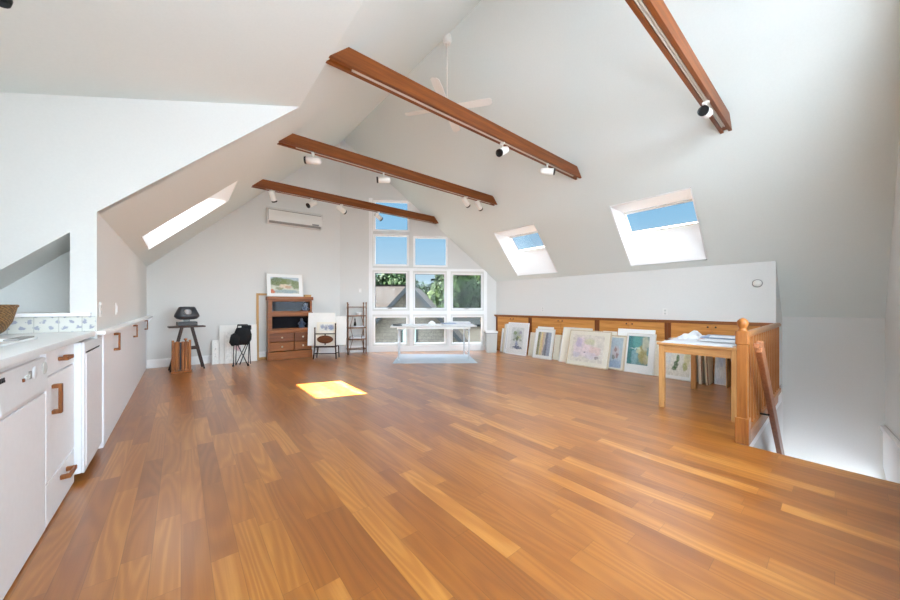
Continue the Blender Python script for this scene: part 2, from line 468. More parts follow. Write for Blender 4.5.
w.prism([(sF, -0.22), (SR, -0.22), (SR, zr(sx(SR).x) + 0.02), (sRidge, RZ + 0.02), (sF, zl(PF.x) + 0.02 if PF.x < RX else zr(PF.x) + .02)] if sF < sRidge else
        [(sF, -0.22), (SR, -0.22), (SR, zr(sx(SR).x) + 0.02), (sF, zr(PF.x) + 0.02)],
        [rect(a, b, c, e) for a, b, c, e in PANES], WO, WE, (0, 0, 1), WN * 0.14)
struct(w.build('wall_window', 'wall'))
for i, (a, b, c, e) in enumerate(PANES):
    m = MB(); fw = 0.05 if i < 3 else 0.03
    loc = WO + WN * 0.03
    m.prism(rect(a - 0.002, b + 0.002, c - 0.002, e + 0.002), [rect(a + fw, b - fw, c + fw, e - fw)], WO + WN * 0.035, WE, (0, 0, 1), WN * 0.05)
    o = struct(m.build('window_%d' % (4 + i), 'trim'))
    if 3 <= i < 6:                                   # opening casements: dark inner edge and a crank on the sill
        q = MB(); k = 0.03
        q.prism(rect(a + k, b - k, c + k, e - k), [rect(a + k + .012, b - k - .012, c + k + .012, e - k - .012)], WO + WN * 0.05, WE, (0, 0, 1), WN * 0.03)
        q.build('window_sash', 'grey_mark', o)
        q = MB(); mid = (a + b) / 2 - (0.02 if i else 0)
        c0 = WO + WE * mid + Vector((0, 0, c + 0.02)) + WN * 0.02
        q.bar(c0 - WE * 0.05, c0 + WE * 0.05, 0.03, 0.03); q.tube([c0, c0 - WN * 0.05 + Vector((0, 0, 0.01)), c0 - WN * 0.06 + WE * 0.06], 0.008, 6)
        q.build('window_crank', 'ac_grey', o)
    g = MB(); g.prism(rect(a + fw * .8, b - fw * .8, c + fw * .8, e - fw * .8), [], WO + WN * 0.065, WE, (0, 0, 1), WN * 0.006)
    g.build('window_glass', 'glass', o)
# casing around the bay
m = MB()
for (a, b, c, e) in ((-0.03, 0.06, 0.0, 3.93), (2.955, 3.04, 0.0, 2.15)):
    m.prism(rect(a, b, c, e), [], WO - WN * 0.02, WE, (0, 0, 1), WN * 0.022)
m.prism(rect(-0.03, 3.04, 0.0, 0.15), [], WO - WN * 0.022, WE, (0, 0, 1), WN * 0.024)
m.prism(rect(1.0, 1.09, 0.15, 2.13), [], WO - WN * 0.012, WE, (0, 0, 1), WN * 0.014)
m.prism(rect(1.97, 2.07, 0.15, 2.13), [], WO - WN * 0.012, WE, (0, 0, 1), WN * 0.014)
m.prism(rect(0.06, 2.955, 0.955, 1.05), [], WO - WN * 0.010, WE, (0, 0, 1), WN * 0.012)
m.prism(rect(0.06, 2.955, 2.085, 2.15), [], WO - WN * 0.010, WE, (0, 0, 1), WN * 0.012)
struct(m.build('trim_1', 'trim', bevel=0.004))

# left knee wall above the built-in cupboards
m = MB(); m.box(XL - 0.12, XL, YC + 0.1, 8.5, 0.96, ZL + 0.01); struct(m.build('wall_left', 'wall'))
# dormer cheek with the sloped niche
m = MB()
NI = [(-0.637, 1.14), (-0.637, 1.744), (-1.22, 1.744 - 0.97 * 0.583)]
NI.append((-1.22, 1.14))
m.prism([(XD - 0.1, 0.94), (XL, 0.94), (XL, ZL), (XBRK, ZB), (XD - 0.1, zd(XD - 0.1))], [NI], (0, YC, 0), (1, 0, 0), (0, 0, 1), (0, 0.1, 0))
struct(m.build('wall_dormer_cheek', 'wall'))
m = MB(); dn = 0.49
m.poly([(-0.637, YC + 0.1, 1.744), (-1.22, YC + 0.1, NI[2][1]), (-1.22, YC + dn, NI[2][1]), (-0.637, YC + dn, 1.744)], (-0.02, 0, 0.02))
m.poly([(-0.62, YC + dn, 1.1), (-0.62, YC + dn, 1.80), (-1.24, YC + dn, 1.80), (-1.24, YC + dn, 1.1)], (0, 0.03, 0))
m.box(-0.637, -0.617, YC + 0.1, YC + dn, 1.1, 1.76); m.box(-1.24, -1.22, YC + 0.1, YC + dn, 1.1, 1.3); m.box(-1.24, -0.617, YC + 0.1, YC + dn, 1.1, 1.14)
struct(m.build('wall_niche', 'wall'))
m = MB(); m.box(-1.28, -0.53, YC - 0.05, YC + 0.1, 1.115, 1.142); struct(m.build('trim_2', 'trim', bevel=0.004))
m = MB(); m.box(-1.29, XL - 0.005, YC - 0.010, YC - 0.001, 1.0, 1.116); struct(m.build('trim_3', 'tile'))
# dormer front wall (left of the frame) with an unseen window, and back wall with glazing added for fill light
m = MB()
DW = (-0.1, 1.9, 1.25, 2.15)  # unseen dormer window, sized for the light it lets in
m.prism([(YB - 0.1, -0.22), (YC + 0.1, -0.22), (YC + 0.1, zd(XD)), (YB - 0.1, zd(XD))], [rect(*DW)], (XD, 0, 0), (0, 1, 0), (0, 0, 1), (-0.14, 0, 0))
struct(m.build('wall_dormer_front', 'wall'))
m = MB(); m.prism(rect(*DW), [rect(DW[0] + .05, 0.87, DW[2] + .05, DW[3] - .05), rect(0.93, DW[1] - .05, DW[2] + .05, DW[3] - .05)], (XD - 0.04, 0, 0), (0, 1, 0), (0, 0, 1), (-0.06, 0, 0))
o = struct(m.build('window_13', 'trim')); m = MB(); m.box(XD - 0.075, XD - 0.069, DW[0] + .03, DW[1] - .03, DW[2] + .03, DW[3] - .03); m.build('window_glass', 'glass', o)
BW_FILL = [(-0.4, 3.9, 0.8, 2.5), (1.5, 4.3, 2.6, 3.8), (3.95, 7.1, -2.62, -0.955)]  # unseen windows added behind the camera and low in the stairwell as fill
m = MB()
m.prism([(XD - 0.1, -2.75), (7.4, -2.75), (7.4, zr(7.4)), (RX, RZ), (XBRK, ZB), (XD - 0.1, zd(XD - 0.1))], [rect(*b) for b in BW_FILL], (0, YB, 0), (1, 0, 0), (0, 0, 1), (0, -0.14, 0))
struct(m.build('wall_back', 'wall'))
for i, b in enumerate(BW_FILL):  # frames and panes of the added fill windows
    m = MB(); n = 3 if i == 0 else 2; wd = (b[1] - b[0]) / n
    m.prism(rect(*b), [rect(b[0] + k*wd + .04, b[0] + (k+1)*wd - .04, b[2] + .05, b[3] - .05) for k in range(n)], (0, YB - 0.05, 0), (1, 0, 0), (0, 0, 1), (0, -0.06, 0))
    o = struct(m.build('window_%d' % (14 + i), 'trim')); m = MB(); m.box(b[0] + .03, b[1] - .03, YB - 0.083, YB - 0.077, b[2] + .03, b[3] - .03); m.build('window_glass', 'glass', o)

# right knee wall, its end, the stairwell
m = MB()
YKE = 0.60
m.prism([(YKE, 0.92), (6.25, 0.92), (6.25, ZK + 0.01), (YKE, ZK + 0.01)], [], (XK, 0, 0), (0, 1, 0), (0, 0, 1), (0.1, 0, 0))
struct(m.build('wall_right', 'wall'))
m = MB()
m.prism([(XK + 0.1, -0.0), (7.24, -0.0), (7.24, zr(7.24) + 0.01), (XK + 0.1, zr(XK + 0.1) + 0.01)], [], (0, YKE, 0), (1, 0, 0), (0, 0, 1), (0, 0.1, 0))
m.box(3.72, 7.24, YKE - 0.005, YKE + 0.1, -2.75, -0.02)
struct(m.build('wall_stairwell_side', 'wall'))
m = MB(); m.box(7.2, 7.34, YB - 0.1, YKE + 0.1, -2.75, zr(7.2) + 0.03); struct(m.build('wall_stairwell_end', 'wall'))
m = MB(); m.box(3.60, 3.72, YB - 0.1, YKE + 0.1, -2.75, -0.20); struct(m.build('wall_stairwell_riser', 'wall'))
m = MB()
for i in range(12):
    x = 3.72 + 0.27 * i; z = -0.2 * (i + 1)
    m.box(x - 0.02, x + 0.27, YB + 0.04, YKE - 0.05, z - 0.035, z); m.box(x, x + 0.02, YB + 0.04, YKE - 0.05, z, z + 0.17)
struct(m.build('staircase', 'capwood'))
m = MB(); m.box(3.6, 7.34, YB - 0.1, YKE + 0.1, -2.8, -2.7); struct(m.build('floor_lower', 'floor'))
# white panelled dado with a sloping cap down the back wall of the stairs
m = MB()
m.prism([(3.78, -0.88), (7.19, -0.94), (7.19, -0.43), (3.78, 0.08)], [], (0, YB, 0), (1, 0, 0), (0, 0, 1), (0, 0.02, 0))
m.prism([(3.78, 0.06), (7.19, -0.45), (7.19, -0.40), (3.78, 0.11)], [], (0, YB, 0), (1, 0, 0), (0, 0, 1), (0, 0.045, 0))
struct(m.build('trim_4', 'trim', bevel=0.003))
m = MB()   # skirt boards along the balustrade side of the stairs
m.prism([(3.78, -0.6), (7.15, -3.05 + 0.2), (7.15, -2.6), (3.78, -0.22)], [], (0, YKE - 0.005, 0), (1, 0, 0), (0, 0, 1), (0, -0.02, 0))
m.box(3.76, 6.9, YKE - 0.02, YKE - 0.004, -0.24, -0.03)
struct(m.build('trim_5', 'trim'))
# baseboards
m = MB(); u0 = (XL + 1.45) / cx_
m.prism(rect(u0, EL - 0.01, 0, 0.15), [], EO - EN * 0.016, EU, (0, 0, 1), EN * 0.016)
m.prism(rect(u0, EL - 0.01, 0.15, 0.165), [], EO - EN * 0.010, EU, (0, 0, 1), EN * 0.010)
struct(m.build('baseboard_end', 'trim', bevel=0.003))
m = MB(); m.prism(rect(sF + .01, -0.035, 0, 0.16), [], WO - WN * 0.016, WE, (0, 0, 1), WN * 0.016)
m.prism(rect(3.045, 3.27, 0, 0.16), [], WO - WN * 0.016, WE, (0, 0, 1), WN * 0.016); struct(m.build('baseboard_window', 'trim', bevel=0.003))

# ================================================================== BEAMS, TRACKS, SPOTS, FAN
BZ0, BZ1 = 3.295, 3.45
def beam(y, label, bev=0.09):
    t = thing('ceiling_beam', label, 'beam', (RX, y, BZ0), 0, 'oak tie beams under the roof')
    m = MB(); h = BZ1 - BZ0
    xl0 = XL + (BZ0 - ZL) / ML - RX; xl1 = XL + (BZ1 - ZL) / ML - RX
    xr0 = RX + (RZ - BZ0) / MR - RX; xr1 = RX + (RZ - BZ1) / MR - RX
    if y > 6: xr0 = min(xr0, 1.93); xr1 = min(xr1, 1.85)
    # two cheeks and a recessed soffit leave the groove for the track
    for (a, b, z0) in ((-0.055, -0.022, 0), (0.022, 0.055, 0), (-0.022, 0.022, 0.022)):
        k = z0 / h
        A = xl0 + (xl1 - xl0) * k; B = xr0 + (xr1 - xr0) * k
        m.prism([(A, z0), (B, z0), (xr1, h), (xl1, h)], [], (0, a, 0), (1, 0, 0), (0, 0, 1), (0, b - a, 0))
    m.build('timber', 'beam', t)
    m = MB()
    m.box(xl0 + 0.22, xr0 - 0.16, -0.016, -0.006, 0.004, 0.022); m.box(xl0 + 0.22, xr0 - 0.16, 0.006, 0.016, 0.004, 0.022); m.box(xl0 + 0.22, xr0 - 0.16, -0.016, 0.016, 0.017, 0.022)
    m.build('light_track', 'track', t)
    return t
BY = [0.9, 2.8, 4.65, 6.66]
beam(BY[0], 'reddish oak beam at top right, its left half out of the frame')
beam(BY[1], 'long reddish oak beam in front of the ceiling fan')
beam(BY[2], 'middle reddish oak beam behind the ceiling fan')
beam(BY[3], 'farthest reddish oak beam crossing the top gable window pane')

def make_spot(label):
    """white can lamp on a short stem; aims along local -y"""
    t = thing('track_spotlight', label, 'spotlight', (0, 0, 0), 0, 'white track spotlights on the beams')
    m = MB(); m.tube([(0, 0, 0.012), (0, 0, -0.065)], 0.009, 8); m.box(-0.03, 0.03, -0.014, 0.014, -0.008, 0.016); m.build('stem', 'white_metal', t)
    R = Matrix.Rotation(PI / 2, 4, 'X')     # lathe axis z -> -y
    m = MB()
    m.lathe([(0.0, -0.105), (0.030, -0.102), (0.042, -0.09), (0.046, -0.06), (0.046, 0.10), (0.041, 0.10), (0.040, 0.07)], (0, 0, -0.095), 20, R)
    can = m.build('lamp_can', 'white_metal', t)
    m = MB(); m.lathe([(0.0465, 0.085), (0.0485, 0.087), (0.0485, 0.110), (0.042, 0.112), (0.038, 0.065), (0.0, 0.06)], (0, 0, -0.095), 20, R); m.build('black_baffle', 'black', t, label='black rim at the lamp mouth')
    m = MB(); m.lathe([(0.0, 0.068), (0.018, 0.067), (0.026, 0.062)], (0, 0, -0.095), 14, R); m.build('bulb', 'bulb_lens', t)
    return t
spot0 = make_spot('x')
S_TILT = {}
spots = [  # x, beam, aim (right, up, toward the room's near corner), label
 (3.20, 1, (-.55, -.5, .6), 'white spotlight under the fan-side oak beam, mouth turned down left toward the viewer'),
 (4.20, 1, (.95, -.1, .15), 'white spotlight near the right end of the beam before the fan, mouth facing right'),
 (1.40, 2, (-.95, .0, .15), 'left spotlight on the middle beam, black mouth facing left'),
 (2.48, 2, (-.95, -.08, .2), 'second spotlight on the middle beam, black mouth facing left'),
 (4.25, 2, (.5, -.5, -.75), 'left of two paired white spotlights at the right end of the middle beam'),
 (4.60, 2, (.5, -.5, -.75), 'right of two paired white spotlights at the right end of the middle beam'),
 (1.30, 3, (.0, -.78, -.65), 'white spotlight hanging straight down at the left end of the farthest beam'),
 (1.98, 3, (-.5, -.5, .6), 'spotlight right above the air conditioner, black mouth tilted down left'),
 (2.58, 3, (.5, -.35, -.8), 'pale spotlight on the farthest beam between air conditioner and gable windows'),
 (3.42, 3, (.5, -.4, -.75), 'spotlight on the farthest beam against the top window pane'),
 (4.17, 0, (-.72, -.2, .6), 'large white spotlight on the top right beam, mouth facing left'),
 (None, 0, (.0, -.95, .25), 'black mouthed spotlight on the dormer ceiling, cut off in the top left corner'),
]
for i, (x, b, aim, lab) in enumerate(spots):
    o = spot0 if i == 0 else dup(spot0, (0, 0, 0), 0, lab)
    o['label'] = lab; o.location = (x, BY[b], BZ0 - 0.012) if x is not None else (-0.63, 2.39, zd(-0.63) - 0.016)
    av = (Vector((0.771, -0.637, 0)) * aim[0] - Vector((0.637, 0.771, 0)) * aim[2] + Vector((0, 0, aim[1]))).normalized()
    yaw = math.atan2(av.x, -av.y); tilt = math.asin(-av.z)
    o.rotation_euler = (0, 0, yaw)
    for ch in o.children:              # the stem stays upright; can, rim and bulb tilt about the joint
        if ch.name.startswith('stem'): continue
        p = Vector((0, 0, -0.075)); ch.matrix_local = Matrix.Translation(p) @ Matrix.Rotation(tilt, 4, 'X') @ Matrix.Translation(-p)

# ceiling fan
FX, FY, FZ = RX, 3.90, 4.24
t = thing('ceiling_fan', 'white four-bladed ceiling fan on a long rod from the ridge', 'fan', (FX, FY, FZ))
m = MB(); m.lathe([(0.05, 0.995), (0.065, 1.035), (0.07, 1.115), (0.03, 1.155)], (0, 0, 0), 18); m.build('canopy', 'white_metal', t)
m = MB(); m.tube([(0, 0, 0.06), (0, 0, 1.06)], 0.011, 8); m.build('rod', 'white_metal', t)
m = MB(); m.lathe([(0.02, 0.10), (0.055, 0.085), (0.10, 0.05), (0.115, 0.01), (0.10, -0.03), (0.05, -0.055), (0.0, -0.06)], (0, 0, 0), 22); m.build('motor_housing', 'white_metal', t)
for k in range(4):
    a = math.radians(-54 + 90 * k)
    R = Matrix.Rotation(a, 4, 'Z') @ Matrix.Rotation(math.radians(-11), 4, 'X')
    m = MB()
    pts = [(0.10, -0.02), (0.17, -0.055), (0.50, -0.066), (0.66, -0.062), (0.69, -0.03), (0.69, 0.03), (0.66, 0.062), (0.50, 0.066), (0.17, 0.055), (0.10, 0.02)]
    m.prism(pts, [], (0, 0, 0.0), (1, 0, 0), (0, 1, 0), (0, 0, 0.01))
    for v in m.bm.verts: v.co = R @ v.co
    m.build('blade', 'white_metal', t)

# ================================================================== WALL FITTINGS
# air conditioner on the end wall
mid = Vector((2.045, y_end(2.045) - 0.001, 3.02))
t = thing('air_conditioner', 'white split air conditioner high on the end wall', 'air conditioner', mid, EYAW)
m = MB()
prof = [(0, 0), (-0.13, 0.0), (-0.20, 0.05), (-0.215, 0.16), (-0.20, 0.31), (-0.17, 0.335), (0, 0.335)]
m.prism([(y, z) for y, z in prof], [], (-0.58, 0, 0), (0, 1, 0), (0, 0, 1), (1.16, 0, 0)); m.build('housing', 'plastic_white', t, bevel=0.012)
m = MB(); m.bar((-0.54, -0.185, 0.022), (0.54, -0.185, 0.022), 0.06, 0.012, (0, 0.6, 0.8)); m.build('louver', 'ac_grey', t, label='grey outlet louver along the bottom')
m = MB(); m.box(-0.55, 0.55, -0.2135, -0.20, 0.285, 0.297); m.box(-0.565, -0.555, -0.216, -0.19, 0.06, 0.30); m.build('panel_seam', 'ac_grey', t, label='thin grey seam of the front panel')
m = MB(); m.box(0.35, 0.5, -0.206, -0.19, 0.052, 0.085); m.build('display', 'lens', t, label='small grey display at lower right')

def plate(name, label, loc, rotz, w=0.075, h=0.118, kind='outlet'):
    t = thing(name, label, kind, loc, rotz)
    m = MB(); m.box(-w/2, w/2, -0.007, 0, -h/2, h/2); m.build('cover_plate', 'plastic_white', t, bevel=0.003)
    if kind == 'light switch':
        m = MB(); m.box(-0.016, 0.016, -0.011, -0.006, -0.033, 0.033); m.build('rocker', 'trim', t)
    else:
        for s in (-0.026, 0.026):
            m = MB(); m.lathe([(0.0, 0.0095), (0.016, 0.0095), (0.017, 0.006)], (0, 0, s), 14, Matrix.Rotation(PI/2, 4, 'X')); m.build('socket', 'bin', t)
    return t
plate('power_outlet', 'white outlet on the knee wall above the picture of a flower vase', (XK, 4.43, 1.10), -PI/2)
plate('power_outlet', 'white outlet on the knee wall above the wooden table', (XK, 1.96, 1.08), -PI/2)
plate('power_outlet', 'white outlet on the left wall beside the kitchen corner', (XL, 3.80, 1.165), PI/2)
plate('light_switch', 'white switch plate farther along the left wall above the ledge', (XL, 4.62, 1.16), PI/2, kind='light switch')
plate('light_switch', 'white switch plate above the bamboo shelf beside the gable window', WO + WE * -0.25 + Vector((0, 0, 1.565)), WYAW, kind='light switch')
t = thing('smoke_detector', 'small round white sensor on the knee wall near the stairwell', 'sensor', (XK, 0.79, 1.515), -PI/2)
R = Matrix.Rotation(PI/2, 4, 'X')
m = MB(); m.lathe([(0.058, 0.0), (0.058, 0.016), (0.052, 0.02)], (0, 0, 0), 22, R); m.build('base_ring', 'ac_grey', t, label='grey outer ring')
m = MB(); m.lathe([(0.050, 0.018), (0.044, 0.034), (0.02, 0.042), (0.0, 0.043)], (0, 0, 0), 22, R); m.build('cover', 'plastic_white', t)

# ================================================================== KITCHEN SIDE (left)
FXF = -0.553      # face of the near run
def arch_handle(t, c, ln, vertical=True, wide=0.03, depth=0.04, name='handle', par=None):
    """flat D pull of teak: two feet and a bridge"""
    m = MB(); x, y, z = c; s = ln / 2; k = 0.022
    if vertical:
        m.box(x, x + depth, y - wide/2, y + wide/2, z + s - k, z + s); m.box(x, x + depth, y - wide/2, y + wide/2, z - s, z - s + k)
        m.box(x + depth - 0.014, x + depth, y - wide/2, y + wide/2, z - s + k * .6, z + s - k * .6)
    else:
        m.box(x, x + depth, y + s - k, y + s, z - wide/2, z + wide/2); m.box(x, x + depth, y - s, y - s + k, z - wide/2, z + wide/2)
        m.box(x + depth - 0.014, x + depth, y - s + k * .6, y + s - k * .6, z - wide/2, z + wide/2)
    return m.build(name, 'handle', par or t, bevel=0.004, label='brown wooden pull')
# worktop
t = thing('kitchen_worktop', 'long white kitchen worktop with a rounded front edge', 'countertop', (0, 0, 0))
m = MB(); m.prism([(XD + .01, -0.3), (-0.505, -0.3), (-0.505, YC - 0.01), (XD + .01, YC - 0.01)], [rect(-1.12, -0.68, 2.30, 3.00)], (0, 0, 0.965), (1, 0, 0), (0, 1, 0), (0, 0, 0.036))
m.build('slab', 'counter', t, bevel=0.008)
t = thing('kitchen_sink', 'white drop-in sink with a raised rim let into the worktop', 'sink', (-0.90, 2.65, 1.001))
m = MB(); m.prism(rect(-0.25, 0.25, -0.38, 0.38), [rect(-0.19, 0.19, -0.32, 0.32)], (0, 0, 0.0), (1, 0, 0), (0, 1, 0), (0, 0, 0.012)); m.build('rim', 'counter', t, bevel=0.005)
m = MB()
for q in ([(-.19,-.32),(.19,-.32)], [(.19,-.32),(.19,.32)], [(.19,.32),(-.19,.32)], [(-.19,.32),(-.19,-.32)]):
    (a, b), (c_, d_) = q; m.poly([(a, b, 0.008), (c_, d_, 0.008), (c_ * .9, d_ * .93, -0.16), (a * .9, b * .93, -0.16)])
m.poly([(-.171, -.298, -0.16), (.171, -.298, -0.16), (.171, .298, -0.16), (-.171, .298, -0.16)]); m.build('basin', 'counter', t)
m = MB(); m.box(0.195, 0.245, 0.10, 0.34, 0.0125, 0.020); m.build('drainboard_lip', 'ac_grey', t, label='grey strip on the sink rim')
# dishwasher
t = thing('dishwasher', 'white built-in dishwasher with a knob panel under the worktop', 'dishwasher', (FXF, 2.40, 0))
m = MB(); m.box(-0.13, -0.02, -0.295, 0.295, 0.02, 0.955); m.build('body', 'appliance', t)
m = MB(); m.box(-0.02, 0.0, -0.295, 0.295, 0.01, 0.735); m.build('door', 'cab_white', t, bevel=0.003)
m = MB(); m.prism([(-0.02, 0.745), (0.004, 0.745), (0.010, 0.765), (0.0, 0.925), (-0.02, 0.925)], [], (0, -0.295, 0), (1, 0, 0), (0, 0, 1), (0, 0.59, 0)); cp = m.build('control_panel', 'appliance', t, bevel=0.003)
Ry = Matrix.Rotation(PI/2, 4, 'Y')
for (y, r, mt) in ((0.105, 0.030, 'appliance'), (0.275 - 0.02, 0.034, 'bin')):
    m = MB(); m.lathe([(r, 0), (r * .97, 0.003), (r * .85, 0.0055), (0, 0.006)], (0.003, y, 0.872), 20, Ry)
    m.build('knob', mt, cp, bevel=0.002)
m = MB(); m.box(0.004, 0.010, -0.055, -0.04, 0.853, 0.868); m.build('button', 'oak_dark', cp, label='small brown button')
for y in (-0.02, 0.0, 0.018):
    m = MB(); m.box(0.003, 0.011, y - 0.005, y + 0.005, 0.858, 0.875); m.build('button', 'bin', cp, label='small grey button')
m = MB(); m.box(0.003, 0.0085, 0.030, 0.052, 0.852, 0.888); m.build('latch', 'ac_grey', cp, label='grey latch button')
m = MB()   # small dark lettering block at the left edge of the frame (unreadable in the photo)
for k in range(4):
    m.box(0.003, 0.0065, -0.30 + 0.05 + k * 0.018 - 0.055, -0.30 + 0.058 + k * 0.018 - 0.055, 0.888, 0.896)
    m.box(0.003, 0.0065, -0.30 + 0.05 + k * 0.018 - 0.055, -0.30 + 0.053 + k * 0.018 - 0.055, 0.896, 0.908)
m.build('marking', 'dark_gap', cp, label='small dark lettering')
# drawer cabinet
t = thing('kitchen_cabinet', 'white kitchen cabinet with drawer and door between dishwasher and fridge', 'cabinet', (FXF, 3.0, 0))
m = MB(); m.box(-0.12, -0.02, -0.298, 0.295, 0.01, 0.96); m.build('body', 'cab_white', t)
m = MB(); m.box(-0.02, 0.0, -0.295, 0.29, 0.815, 0.945); dr = m.build('drawer', 'cab_white', t, bevel=0.003)
arch_handle(t, (0.0, -0.02, 0.885), 0.13, False, 0.022, 0.042, par=dr)
m = MB(); m.box(-0.02, 0.0, -0.295, 0.29, 0.245, 0.805); dr = m.build('door', 'cab_white', t, bevel=0.003)
arch_handle(t, (0.0, -0.19, 0.675), 0.165, True, 0.034, 0.038, par=dr)
m = MB(); m.box(-0.02, 0.0, -0.295, 0.29, 0.012, 0.235); dr = m.build('drawer', 'cab_white', t, bevel=0.003)
arch_handle(t, (0.0, 0.03, 0.175), 0.15, False, 0.026, 0.045, par=dr)
# small fridge
t = thing('undercounter_fridge', 'small white undercounter refrigerator at the end of the worktop', 'refrigerator', (-0.508, 3.625, 0))
m = MB(); m.box(-0.55, -0.012, -0.325, 0.325, 0.055, 0.945); m.build('cabinet', 'appliance', t, bevel=0.006)
m = MB(); m.prism(rect(-0.325, 0.325, 0.055, 0.945), [rect(-0.285, 0.255, 0.085, 0.875)], (-0.012, 0, 0), (0, 1, 0), (0, 0, 1), (0.012, 0, 0)); m.build('door_frame', 'appliance', t, bevel=0.003)
m = MB(); m.box(-0.012, 0.004, -0.283, 0.240, 0.085, 0.862); m.build('door', 'door_panel', t, bevel=0.004)
m = MB(); m.box(-0.0115, -0.006, -0.284, 0.254, 0.861, 0.874); m.box(-0.0115, -0.006, 0.241, 0.254, 0.086, 0.874); m.build('door_gap', 'dark_gap', t, label='dark gap at the top and hinge side of the door')
for y in (-0.30, 0.30):
    m = MB(); m.tube([(-0.08, y, 0), (-0.08, y, 0.056)], 0.02, 8); m.build('foot', 'black', t)
    m = MB(); m.tube([(-0.48, y, 0), (-0.48, y, 0.056)], 0.02, 8); m.build('foot', 'black', t)
# low built-in cupboards and their ledge
ys = [3.96, 5.07, 6.72, 8.36]
labs = ['white low cupboard beside the fridge, its wooden pull nearest', 'white low cupboard in the middle under the left ledge', 'white low cupboard farthest along the left wall']
for i in range(3):
    y0, y1 = ys[i], ys[i+1]; ym = (y0 + y1) / 2
    t = thing('low_cupboard', labs[i], 'cupboard', (XL, ym, 0), 0, 'white low cupboards along the left wall')
    hw = (y1 - y0) / 2 - 0.002
    yr = y_end(XL) - 0.02 - ym if i == 2 else hw
    m = MB(); m.box(-0.42, -0.018, -hw, yr, 0.0, 0.965); m.build('body', 'cab_white', t)
    hy = (4.50, 6.15, 7.93)[i] - ym
    if i == 0:
        m = MB(); m.box(-0.018, 0.0, -hw, hw, 0.03, 0.96); dd = m.build('door', 'cab_white', t, bevel=0.002)
        arch_handle(t, (0, hy, 0.845), 0.17, True, 0.04, 0.045, par=dd)
    else:
        m = MB(); m.box(-0.018, 0.0, -hw, hy + 0.08, 0.03, 0.96); dd = m.build('door', 'cab_white', t, bevel=0.002)
        arch_handle(t, (0, hy, 0.845), 0.17, True, 0.04, 0.045, par=dd)
        m = MB(); m.box(-0.018, 0.0, hy + 0.084, yr, 0.03, 0.96); m.build('door', 'cab_white', t, bevel=0.002)
    m = MB(); m.box(-0.018, -0.004, -hw, yr, 0.0, 0.03); m.build('plinth', 'cab_white', t)
t = thing('wall_ledge', 'long white ledge capping the low cupboards', 'ledge', (XL, 3.67, 0.967))
m = MB(); m.prism([(-0.06, 0.01), (0.045, 0.01), (0.075, 0.3), (0.10, 4.62), (-0.06, 4.64)], [], (0, 0, 0), (1, 0, 0), (0, 1, 0), (0, 0, 0.03)); m.build('top', 'counter', t, bevel=0.006)
m = MB(); m.prism([(0.001, 0), (0.09, 0), (0.001, -0.14)], [], (0, 4.58, 0), (1, 0, 0), (0, 0, 1), (0, 0.03, 0)); m.build('bracket', 'cab_white', t)
# basket on the worktop
t = thing('wicker_basket', 'brown wicker basket on the worktop by the patterned tiles', 'basket', (-1.04, 3.43, 1.001))
m = MB(); m.lathe([(0.0, 0.0), (0.13, 0.0), (0.165, 0.03), (0.195, 0.09), (0.212, 0.17), (0.216, 0.19), (0.205, 0.19), (0.185, 0.10), (0.15, 0.035), (0.0, 0.015)], (0, 0, 0), 30); m.build('bowl', 'wicker', t)
m = MB(); m.tube([(0.212 * math.cos(a * PI / 16), 0.212 * math.sin(a * PI / 16), 0.192) for a in range(33)], 0.010, 8, False); m.build('rim', 'wicker', t)
m = MB()
for (x, y, z, r) in ((0.08, 0.02, 0.17, 0.07), (-0.03, 0.07, 0.17, 0.08), (0.0, -0.06, 0.16, 0.07)):
    m.lathe([(0, -r), (r * .6, -r * .8), (r, 0), (r * .7, r * .7), (0, r)], (x, y, z), 12)
tag(m.build('kitchen_cloth', 'paper', loc=(-1.04, 3.43, 1.001)), 'white cloth bundled inside the wicker basket', 'cloth')

# ================================================================== END WALL THINGS
def on_end(x, off): return Vector((x, y_end(x) - off, 0))
# dark stand
t = thing('side_stand', 'dark wooden stand with splayed legs in the left corner', 'stand', (0.085, 7.78, 0), math.radians(6))
m = MB(); m.box(-0.265, 0.265, -0.13, 0.13, 0.785, 0.812); m.build('top', 'darkwood', t, bevel=0.004)
for (sx_, sy_) in ((-1, -1), (1, -1), (-1, 1), (1, 1)):
    m = MB(); m.bar((sx_ * 0.075, sy_ * 0.10, 0.786), (sx_ * 0.245, sy_ * 0.12, 0.0), 0.026, 0.026); m.build('leg', 'darkwood_z', t)
for sy_ in (-1, 1):
    m = MB(); m.bar((-0.17, sy_ * 0.12, 0.40), (0.17, sy_ * 0.12, 0.40), 0.02, 0.04); m.build('stretcher', 'darkwood', t)
# projector-like black device
t = thing('hooded_device', 'black glossy hooded device on a flat base on the dark stand', 'device', (0.085, 7.77, 0.816), math.radians(6))
m = MB(); m.box(-0.145, 0.145, -0.11, 0.11, 0.0, 0.075); m.build('base', 'black', t, bevel=0.008)
m = MB(); m.box(-0.045, 0.045, -0.01, 0.05, 0.08, 0.18); m.build('neck', 'lens', t)
m = MB(); m.lathe([(0.0, 0.112), (0.10, 0.115), (0.15, 0.128), (0.186, 0.172), (0.180, 0.205), (0.122, 0.338), (0.105, 0.352), (0.0, 0.356)], (0, 0.0, 0), 32, sy=0.66, power=3.2); m.build('hood', 'black_gloss', t)
m = MB(); m.lathe([(0.0, 0.015), (0.04, 0.012), (0.058, 0.0)], (0.0, -0.117, 0.255), 20, Matrix.Rotation(PI/2 - 0.3, 4, 'X')); m.build('lens', 'lens', t, label='pale round lens')
